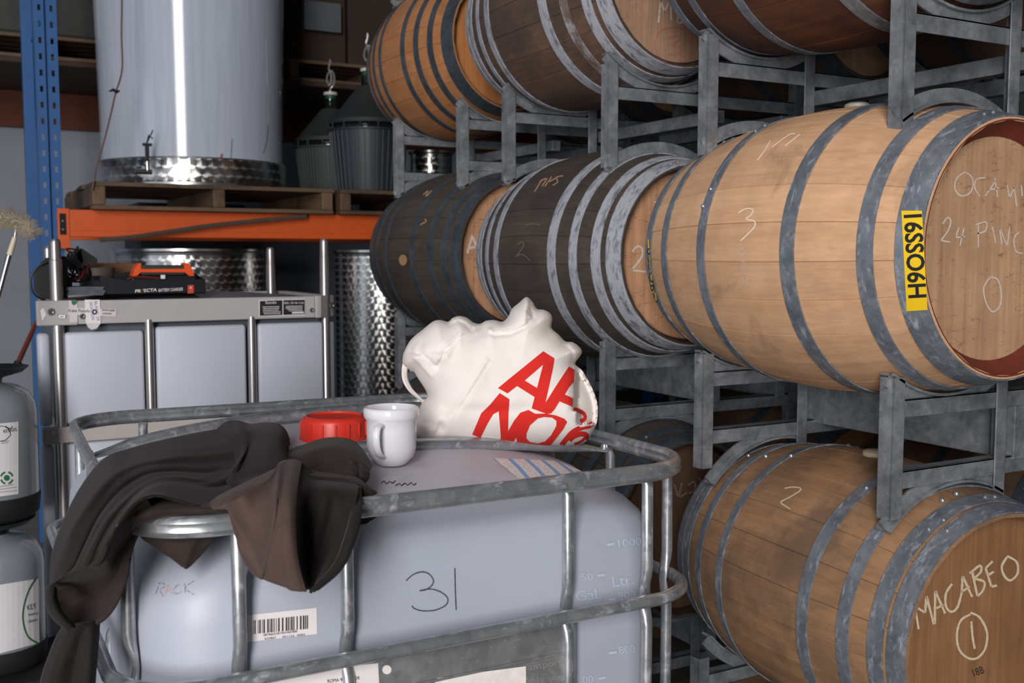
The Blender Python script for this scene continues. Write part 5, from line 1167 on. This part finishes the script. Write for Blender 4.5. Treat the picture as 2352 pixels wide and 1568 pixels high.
br = thing('bottle_brush', 'long-handled cream bottle brush leaning at the far left edge', 'brush', at(0, 690, 3.3))
a, b = at(42, 520, 3.3), at(-8, 700, 3.3); d = (b - a).normalized()
m = MB(); m.tube([at(34, 545, 3.3), at(22, 585, 3.3)], [.0075, .0095], 12); m.build('ferrule', plain('cream_plastic', lin(196, 186, 164), .5), br, smooth=True)
m = MB(); m.tube([at(21, 586, 3.3), at(-9, 700, 3.3), at(-150, 1260, 3.3)], .0085, 12); m.build('handle', G['steel'], br, smooth=True)
rb2 = random.Random(11); V = []; Fc = []
core = [at(-14, 508, 3.3), at(14, 500, 3.3), at(44, 508, 3.3), at(66, 524, 3.3), at(78, 542, 3.3)]
bm_ = MB()
for i in range(900):
    t = rb2.random(); c = cr(core, t); tg = (cr(core, min(t + .02, 1)) - cr(core, max(t - .02, 0))).normalized()
    u = Vector((rb2.gauss(0, 1), rb2.gauss(0, 1), rb2.gauss(0, 1))); u = (u - tg * u.dot(tg)).normalized(); L_ = .032 * rb2.uniform(.85, 1.1) * 1.1; s_ = tg.cross(u) * .0013
    e = c + u * L_ + tg * rb2.uniform(-.006, .006); bm_.add([c - s_, c + s_, e + s_, e - s_], [(0, 1, 2, 3)])
bm_.build('bristles', plain('cream_bristle', lin(252, 244, 228), .7, var=.1), br, kind='stuff')
m = MB(); m.tube([cr(core, i / 12) for i in range(13)], .004, 8); m.tube([at(38, 514, 3.3), at(34, 546, 3.3)], .004, 8); m.build('wire_core', G['steel'], br, smooth=True)
bo = thing('squeegee_handle', 'orange broom pole slanting behind the stacked kegs', 'broom', at(20, 900, 3.72))
m = MB(); m.tube([at(104, 700, 4.55), at(76, 757, 4.20), at(40, 836, 3.72)], .0095, 12); m.build('pole', plain('orange_red_pole', lin(140, 54, 34), .45), bo, smooth=True)
m = MB(); m.tube([at(42, 832, 3.705), at(34, 850, 3.69)], .014, 12); m.build('socket', M_black, bo, smooth=True)

# ================================================================== PALLET RACKING AND TANKS BEHIND
M_blue = plain('blue_rack_paint', lin(34, 86, 142), .42, .0, .06); M_or = plain('orange_rack_paint', lin(204, 86, 34), .42, .0, .08)
YR = 5.45
def upright_post(label, x):
    t = thing('rack_upright', label, 'rack upright', (x, YR, 0), 'blue pallet rack uprights'); W = .094
    for (a, b_, nm) in ((x, x + W * .44, 'flange'), (x + W * .56, x + W, 'flange')):
        # punched face: a strip with real slots
        m = MB(); zc = []; z = .1
        cxx = (a + b_) / 2; sw, sh = .0065, .014
        zz_ = [0.0]
        while z < 4.9: zz_ += [z - sh, z + sh]; z += .075
        zz_.append(5.0); xs_ = [a, cxx - sw, cxx + sw, b_]
        vs_ = [Vector((xx, YR, q)) for q in zz_ for xx in xs_]; fs_ = []
        for i in range(len(zz_) - 1):
            for j in range(3):
                if j == 1 and i % 2 == 1: continue
                fs_.append((i*4+j, i*4+j+1, (i+1)*4+j+1, (i+1)*4+j))
        m.add(vs_, fs_); o = m.build(nm, M_blue, t); md = o.modifiers.new('thick', 'SOLIDIFY'); md.thickness = .003; md.offset = -1
    m = MB(); m.bbox((x + W * .44 - .002, YR + .003, 0), (x + W * .44 + .001, YR + .022, 5), .0005); m.bbox((x + W * .56 - .001, YR + .003, 0), (x + W * .56 + .002, YR + .022, 5), .0005); m.bbox((x + W * .44, YR + .019, 0), (x + W * .56, YR + .022, 5), .0005)
    m.build('web', M_blue, t)
    m = MB(); m.bbox((x - .0035, YR + .0005, 0), (x, YR + .075, 5), .001); m.bbox((x + W, YR + .0005, 0), (x + W + .0035, YR + .075, 5), .001); m.build('side_web', M_blue, t)
    m = MB(); m.bbox((x - .004, YR + .72, 0), (x + .05, YR + .80, 5), .002); m.build('rear_post', M_blue, t)
    for k in range(4):
        m = MB(); m.tube([(x + .05, YR + .06, .3 + k * 1.2), (x + .05, YR + .73, .3 + k * 1.2)], .012, 6); m.build('brace', M_blue, t)
UX = on_y(88, 300, YR).x
upright_post('blue punched pallet rack upright at the left, in front of the pale wall', UX)
upright_post('blue punched pallet rack upright hidden behind the barrels', UX + 3.58)
zA, zB = on_y(160, 481, YR - .03).z, on_y(160, 544, YR - .03).z
def beam(label, y0, y1, front):
    t = thing('rack_beam', label, 'rack beam', (UX + 1.4, y0, zB), 'orange pallet rack beams'); xa, xb = UX + .118, UX + 3.56
    m = MB(); m.bbox((xa, y0, zB), (xb, y1, zA), .004); m.bbox((xa, y0 - .003, zB + .03), (xb, y0 + .002, zB + .045), .001); m.build('box_section', M_or, t)
    if front:
        for x in (UX + .066, xb - .02):
            m = MB(); m.bbox((x, y0 - .006, zB - .055), (x + .052, y0 + .028, zA + .004), .002); c = m.build('end_connector', M_or, t)
            m = MB(); m.bbox((x + .008, y0 - .009, zB + .01), (x + .036, y0 - .005, zB + .11), .001); m.build('safety_lock', M_blackm, c)
            m = MB(); m.bbox((x + .018, y0 - .013, zB + .03), (x + .028, y0 - .009, zB + .04), .001); m.bbox((x + .018, y0 - .013, zB + .07), (x + .028, y0 - .009, zB + .08), .001); m.build('lock_pin', G['steel'], c)
    return t
beam('orange pallet rack beam across the picture below the pallets', YR - .045, YR - .001, True)
beam('orange rear pallet rack beam in the shade behind the front one', YR + .95, YR + .999, False)
M_pal = oak('pallet_timber', lin(106, 86, 66), lin(62, 50, 38), stain=lin(70, 58, 46), stain_amt=.5, grain=.6, var=.18, along=0); M_pal2 = oak('pallet_timber_cross', lin(112, 90, 68), lin(66, 52, 40), stain=lin(64, 52, 42), stain_amt=.5, grain=.6, var=.18, along=1)
def pallet(label, x0, x1, y0, y1, z):
    t = thing('pallet', label, 'pallet', ((x0+x1)/2, (y0+y1)/2, z), 'timber pallets on the rack'); rp = random.Random(int(x0 * 100))
    n = 8; wd = (y1 - y0) / n
    for k in range(n):
        m = MB(); m.bbox((x0 + rp.uniform(-.012, .012), y0 + k*wd + .006, z + .112), (x1 + rp.uniform(-.012, .012), y0 + (k+1)*wd - .006, z + .132), .002); m.build('deck_board', M_pal, t)
    for k in range(3):
        xx = x0 + (x1 - x0 - .06) * k / 2
        m = MB(); m.bbox((xx, y0 + .002, z + .0205), (xx + .06, y1, z + .1115), .006); m.build('stringer', M_pal2, t)
    for k in range(3):
        yy = y0 + (y1 - y0 - .1) * k / 2
        m = MB(); m.bbox((x0, yy, z + .0005), (x1, yy + .1, z + .020), .002); m.build('bottom_board', M_pal, t)
    return z + .132
x0 = on_y(212, 440, YR - .12).x; x1 = on_y(765, 440, YR - .12).x
PZ = pallet('worn timber pallet under the tall white tank', x0, x1, YR - .12, YR + 1.06, zA + .0005)
x2 = on_y(782, 440, YR - .12).x
pallet('timber pallet under the two wicker-style demijohns', x2, x2 + 1.16, YR - .12, YR + 1.06, zA + .0005)
# tall tank --------------------------------------------------------------------------------
M_body = NT('frosted_tank_body'); v_ = M_body.pos(); zsep = M_body.scaled(v_, (1, 1, .05))
M_body.lk(M_body.mix(M_body.ramp(M_body.noise(zsep, 40, 4), (.3, 0.), (.7, 1.)), lin(166, 174, 188), lin(178, 186, 200)), M_body.b.inputs['Base Color']); M_body.b.inputs['Roughness'].default_value = .11; M_body.b.inputs['Specular IOR Level'].default_value = .55; M_body = M_body.m
tx, ty = on_y(447, 400, 5.93).x, 5.93; TR = .478
tank = thing('tall_tank', 'tall pale tank with a dappled steel base standing on the pallet', 'tank', (tx, ty, PZ)); c = (tx, ty, PZ)
m = MB(); m.lathe([(TR, .145), (TR + .004, .4), (TR + .03, 1.6), (TR + .03, 2.2), (0, 2.25)], c, 96); m.build('tank_body', M_body, tank, smooth=True)
m = MB(); m.lathe([(TR + .012, .022), (TR + .014, .03), (TR + .014, .140), (TR + .010, .148), (TR - .01, .150)], c, 96); m.build('steel_base', turned('engine_turned_band', .055, radius=TR), tank, smooth=True, org=(tx, ty, PZ))
m = MB(); m.lathe([(0, .001), (TR + .008, .001), (TR + .016, .006), (TR + .016, .020), (TR, .022)], c, 96); m.build('base_rim', G['steel'], tank, smooth=True)
vp = on_y(336, 372, ty - TR * .96); M_bk = plain('dark_blue_handle', lin(24, 30, 44), .5)
tp = MB(); vv = vp; tp.tube([vv + Vector((0, .03, -.01)), vv + Vector((0, -.03, -.01))], .012, 10); tp.tube([vv + Vector((-.06, -.03, -.05)), vv + Vector((.02, -.03, -.05))], .013, 10); tp.tube([vv + Vector((0, -.03, -.05)), vv + Vector((0, -.03, .0))], .011, 10); tp.build('drain_tap', G['steel'], tank, smooth=True)
tp = MB(); tp.bbox((vv.x - .010, vv.y - .034, vv.z), (vv.x + .010, vv.y - .026, vv.z + .085), .002); tp.bbox((vv.x - .022, vv.y - .036, vv.z + .075), (vv.x + .024, vv.y - .026, vv.z + .090), .003); th_ = tp.build('tap_lever', M_bk, tank)
tp = MB(); tp.tube([vv + Vector((.0, -.032, .09)), vv + Vector((.01, -.034, .13)), vv + Vector((.028, -.034, .112))], .004, 6); tp.tube([vv + Vector((.0, -.032, .09)), vv + Vector((.03, -.034, .155))], .003, 6); tp.build('cable_tie', M_bk, tank)
tb = MB(); tb.lathe([(TR + .006 , .14), (TR + .006, .45), (TR + .034, 1.6)], c, 128); s_tk = s_bvh(tb.bvh())
part_mark(strokes('red_scribble', [[(506, 364), (508, 353), (512, 356), (508, 360), (514, 364)]], 1.6, s_tk, plain('red_marker', lin(170, 66, 66), .8, var=0), None), tank)
part_mark(strokes('scuff', [[(611, 88), (613, 140), (614, 195)]], 1.6, s_tk, M_wtxt, None), tank)
part_mark(strokes('scuff', [[(529, 368), (532, 330), (533, 318)], [(604, 352), (612, 320), (615, 286)]], 1.2, s_tk, plain('grey_scuff', lin(110, 116, 126), .8, var=0), None), tank)
# hanging wire with a knot
wr = thing('hanging_wire', 'brown wire hanging down past the left side of the tall tank', 'wire', on_y(282, 0, 5.30))
P = [on_y(q[0], q[1], 5.32) for q in ((281, -260), (280, 0), (279, 80), (281, 150), (275, 185), (266, 212), (255, 260), (240, 320), (222, 382), (217, 410), (212, 436))]
m = MB(); m.tube([cr(P, i / 79) for i in range(80)], .0042, 8); m.build('wire_strand', plain('brown_wire', lin(96, 70, 60), .6), wr, smooth=True)
m = MB(); q = on_y(266, 209, 5.31); m.tube([q + Vector((-.03, 0, -.004)), q + Vector((-.012, -.006, .004)), q + Vector((.004, 0, -.004)), q + Vector((.018, -.006, .002))], [.003, .008, .009, .003], 8); m.build('wire_knot', M_blackm, wr, smooth=True)
m = MB(); P = [on_y(q[0], q[1], YR - .10) for q in ((229, 551), (300, 545), (390, 532), (470, 520), (560, 510), (640, 502), (704, 496))]; D = [cr(P, i / 40) for i in range(41)]
m.tube(D, .004, 8, ry=.011, up=(0, 0, 1)); put('strap_strip', 'dark flat strap sagging across the front of the orange beam', 'strap', m, plain('dusty_strap', lin(72, 58, 50), .8), True)
# steel tanks under the beam -----------------------------------------------------------------
def steel_tank(label, px, Y, r, z0, z1, cell, rim=True):
    x = on_y(px, 600, Y).x; t = thing('steel_tank', label, 'tank', (x, Y, z0)); h = z1 - z0; c = (x, Y, z0)
    m = MB(); m.lathe([(r, .03), (r, h - .018)], c, 96); m.build('tank_shell', turned('engine_turned_' + str(int(px)), cell, radius=r), t, smooth=True, org=(x, Y, z0))
    m = MB(); m.lathe([(r - .01, h - .10), (r + .002, h - .02), (r + .012, h - .012), (r + .012, h), (r - .004, h), (r - .004, h - .12)], c, 96); m.build('tank_rim', G['steel'], t, smooth=True)
    m = MB(); m.lathe([(0, .0), (r * .98, 0), (r + .004, .012), (r + .004, .03)], c, 96); m.build('tank_foot', G['steel'], t, smooth=True)
    m = MB(); m.lathe([(0, h - .10), (r - .006, h - .10)], c, 48); m.build('floating_lid', G['steel'], t, smooth=True); return t
steel_tank('dappled steel tank behind the battery charger, under the orange beam', 437, 5.85, .405, .001, on_y(437, 571, 5.45).z, .048)
steel_tank('tall dappled steel tank under the black barrel, left of the tote bag', 880, 5.60, .27, .001, on_y(880, 574, 5.35).z, .045)
steel_tank('small dappled steel vat on the pallet under the orange barrel', 992, 6.02, .13, zA + .1335, on_y(1000, 345, 5.9).z, .05)
m = MB(); a = on_y(316, 580, 6.9); b_ = on_y(566, 470, 6.9); m.bbox((a.x, 6.9, .005), (b_.x, 7.4, b_.z), .02); put('storage_bin', 'dark blue storage bin against the wall behind the steel tank', 'bin', m, plain('dark_blue_plastic', lin(36, 48, 60), .6))
# demijohns ----------------------------------------------------------------------------------
M_dg = plain('dark_green_glass', lin(16, 24, 22), .08, var=0, coat=.6); M_bask = plain('grey_basket_plastic', lin(36, 42, 49), .5, var=.1); M_bask2 = plain('green_grey_basket_plastic', lin(42, 52, 50), .6, var=.1); M_cover = plain('slate_cover', lin(36, 39, 39), .7)
M_airg = glass('airlock_glass', (0.9, .93, .93, 1), .03); M_bwhite = plain('white_bung', lin(190, 190, 184), .5); M_bgreen = plain('green_bung', lin(20, 78, 52), .5)
def demijohn(label, px, py, Y, r, hb, hn, bmat, ribs):
    p = on_y(px, py, Y); x = p.x; z0 = zA + .1335; t = thing('demijohn', label, 'demijohn', (x, Y, z0)); c = (x, Y, z0)
    m = MB(); m.lathe([(0, .001), (r*.83, .001), (r*.84, .01), (r*.98, hb - .012), (r*1.02, hb - .01), (r*1.03, hb), (r*.98, hb + .001), (r*.95, hb - .02), (r*.8, .012)], c, 64); bk = m.build('basket', bmat, t, smooth=True, angle=40)
    m = MB()
    for k in range(ribs):
        a = 2*PI*k/ribs; u = Vector((math.cos(a), math.sin(a), 0)); C = Vector(c)
        m.tube([C + u * (r*.842) + ZZ*.01, C + u * (r*.985) + ZZ*(hb - .012)], .0035, 5)
    m.build('basket_rib', bmat, bk, smooth=True, kind='stuff')
    m = MB(); m.lathe([(r*.78, .02), (r*.92, hb*.6), (r*.93, hb), (r*.90, hb + .04), (r*.7, hb + .10), (r*.28, hn - .03), (r*.17, hn), (r*.17, hn + .05), (r*.15, hn + .052)], c, 48); m.build('glass_body', M_dg, t, smooth=True)
    m = MB(); m.lathe([(r*.99, hb + .030), (r*1.0, hb + .052), (r*.93, hb + .058), (r*.30, hn - .02), (r*.27, hn - .01)], c, 48); cv = m.build('basket_cover', M_cover, t, smooth=True, angle=50)
    m = MB()
    for k in range(14):
        a = 2*PI*k/14 + .1; u = Vector((math.cos(a), math.sin(a), 0)); C = Vector(c); m.tube([C + u*r*.985 + ZZ*(hb - .005), C + u*r*.985 + ZZ*(hb + .035)], .005, 6)
    m.build('basket_clip', bmat, bk, kind='stuff')
    top = Vector((x, Y, z0 + hn + .05)); m = MB(); m.lathe([(r*.10, -.02), (r*.15, .0), (r*.15, .02), (r*.16, .022)], top, 24); m.build('green_bung', M_bgreen, t, smooth=True)
    m = MB(); m.lathe([(r*.16, .022), (r*.19, .024), (r*.19, .040), (r*.1, .042), (0, .042)], top, 24); m.build('bung_cap', M_bwhite, t, smooth=True)
    A = top + ZZ * .042; k = .0021
    P = [(0, 0), (0, 12), (9, 24), (15, 42), (12, 58), (4, 62), (-4, 56), (-7, 40), (-4, 26), (0, 22), (6, 28), (6, 40), (4, 54), (-6, 66), (-10, 80), (-4, 92), (2, 84), (0, 74)]
    P = [(0, 0), (0, 10), (10, 24), (11, 46), (4, 60), (-6, 52), (-10, 34), (-4, 20), (3, 30), (2, 52), (-4, 66), (0, 82), (0, 92)]
    D = [Vector((a_ * k, 0, b_ * k)) for a_, b_ in P]; m = MB(); m.tube([A + Vector((0, 0, 0)) + RT * cr(D, i/59).x + ZZ * cr(D, i/59).z for i in range(60)], .0055, 8); m.build('airlock', M_airg, t, smooth=True); return t
demijohn('near demijohn in a ribbed slate basket with a glass airlock', 848, 437, 5.60, .222, .345, .60, M_bask, 40)
demijohn('far demijohn in a greenish woven basket, half hidden by its neighbour', 762, 430, 6.08, .215, .29, .53, M_bask2, 64)
# goods on the timber rail / upper rack level, almost lost in the dark -----------------------
zU = 2.66
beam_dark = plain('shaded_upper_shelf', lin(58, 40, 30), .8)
def shelf(x0, x1, label):
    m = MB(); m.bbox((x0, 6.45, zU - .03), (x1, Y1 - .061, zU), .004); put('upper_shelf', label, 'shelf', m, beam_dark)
shelf(X0 + .5, 4.6, 'dark timber shelf along the back wall above the rail')
pallet('timber pallet high on the back shelf left of the blue upright', .0, 1.16, 6.46, 7.5, zU + .001)
pallet('timber pallet high on the back shelf above the demijohns', 2.0, 3.16, 6.46, 7.5, zU + .001)
M_wrap = plain('shade_toned_shrink_wrap', lin(50, 52, 50), .35, var=.35, scale=6); M_cart = plain('shade_toned_brown_carton', lin(50, 37, 28), .8, var=.2, scale=5)  # wrap and carton tones lowered to carry the gloom up here
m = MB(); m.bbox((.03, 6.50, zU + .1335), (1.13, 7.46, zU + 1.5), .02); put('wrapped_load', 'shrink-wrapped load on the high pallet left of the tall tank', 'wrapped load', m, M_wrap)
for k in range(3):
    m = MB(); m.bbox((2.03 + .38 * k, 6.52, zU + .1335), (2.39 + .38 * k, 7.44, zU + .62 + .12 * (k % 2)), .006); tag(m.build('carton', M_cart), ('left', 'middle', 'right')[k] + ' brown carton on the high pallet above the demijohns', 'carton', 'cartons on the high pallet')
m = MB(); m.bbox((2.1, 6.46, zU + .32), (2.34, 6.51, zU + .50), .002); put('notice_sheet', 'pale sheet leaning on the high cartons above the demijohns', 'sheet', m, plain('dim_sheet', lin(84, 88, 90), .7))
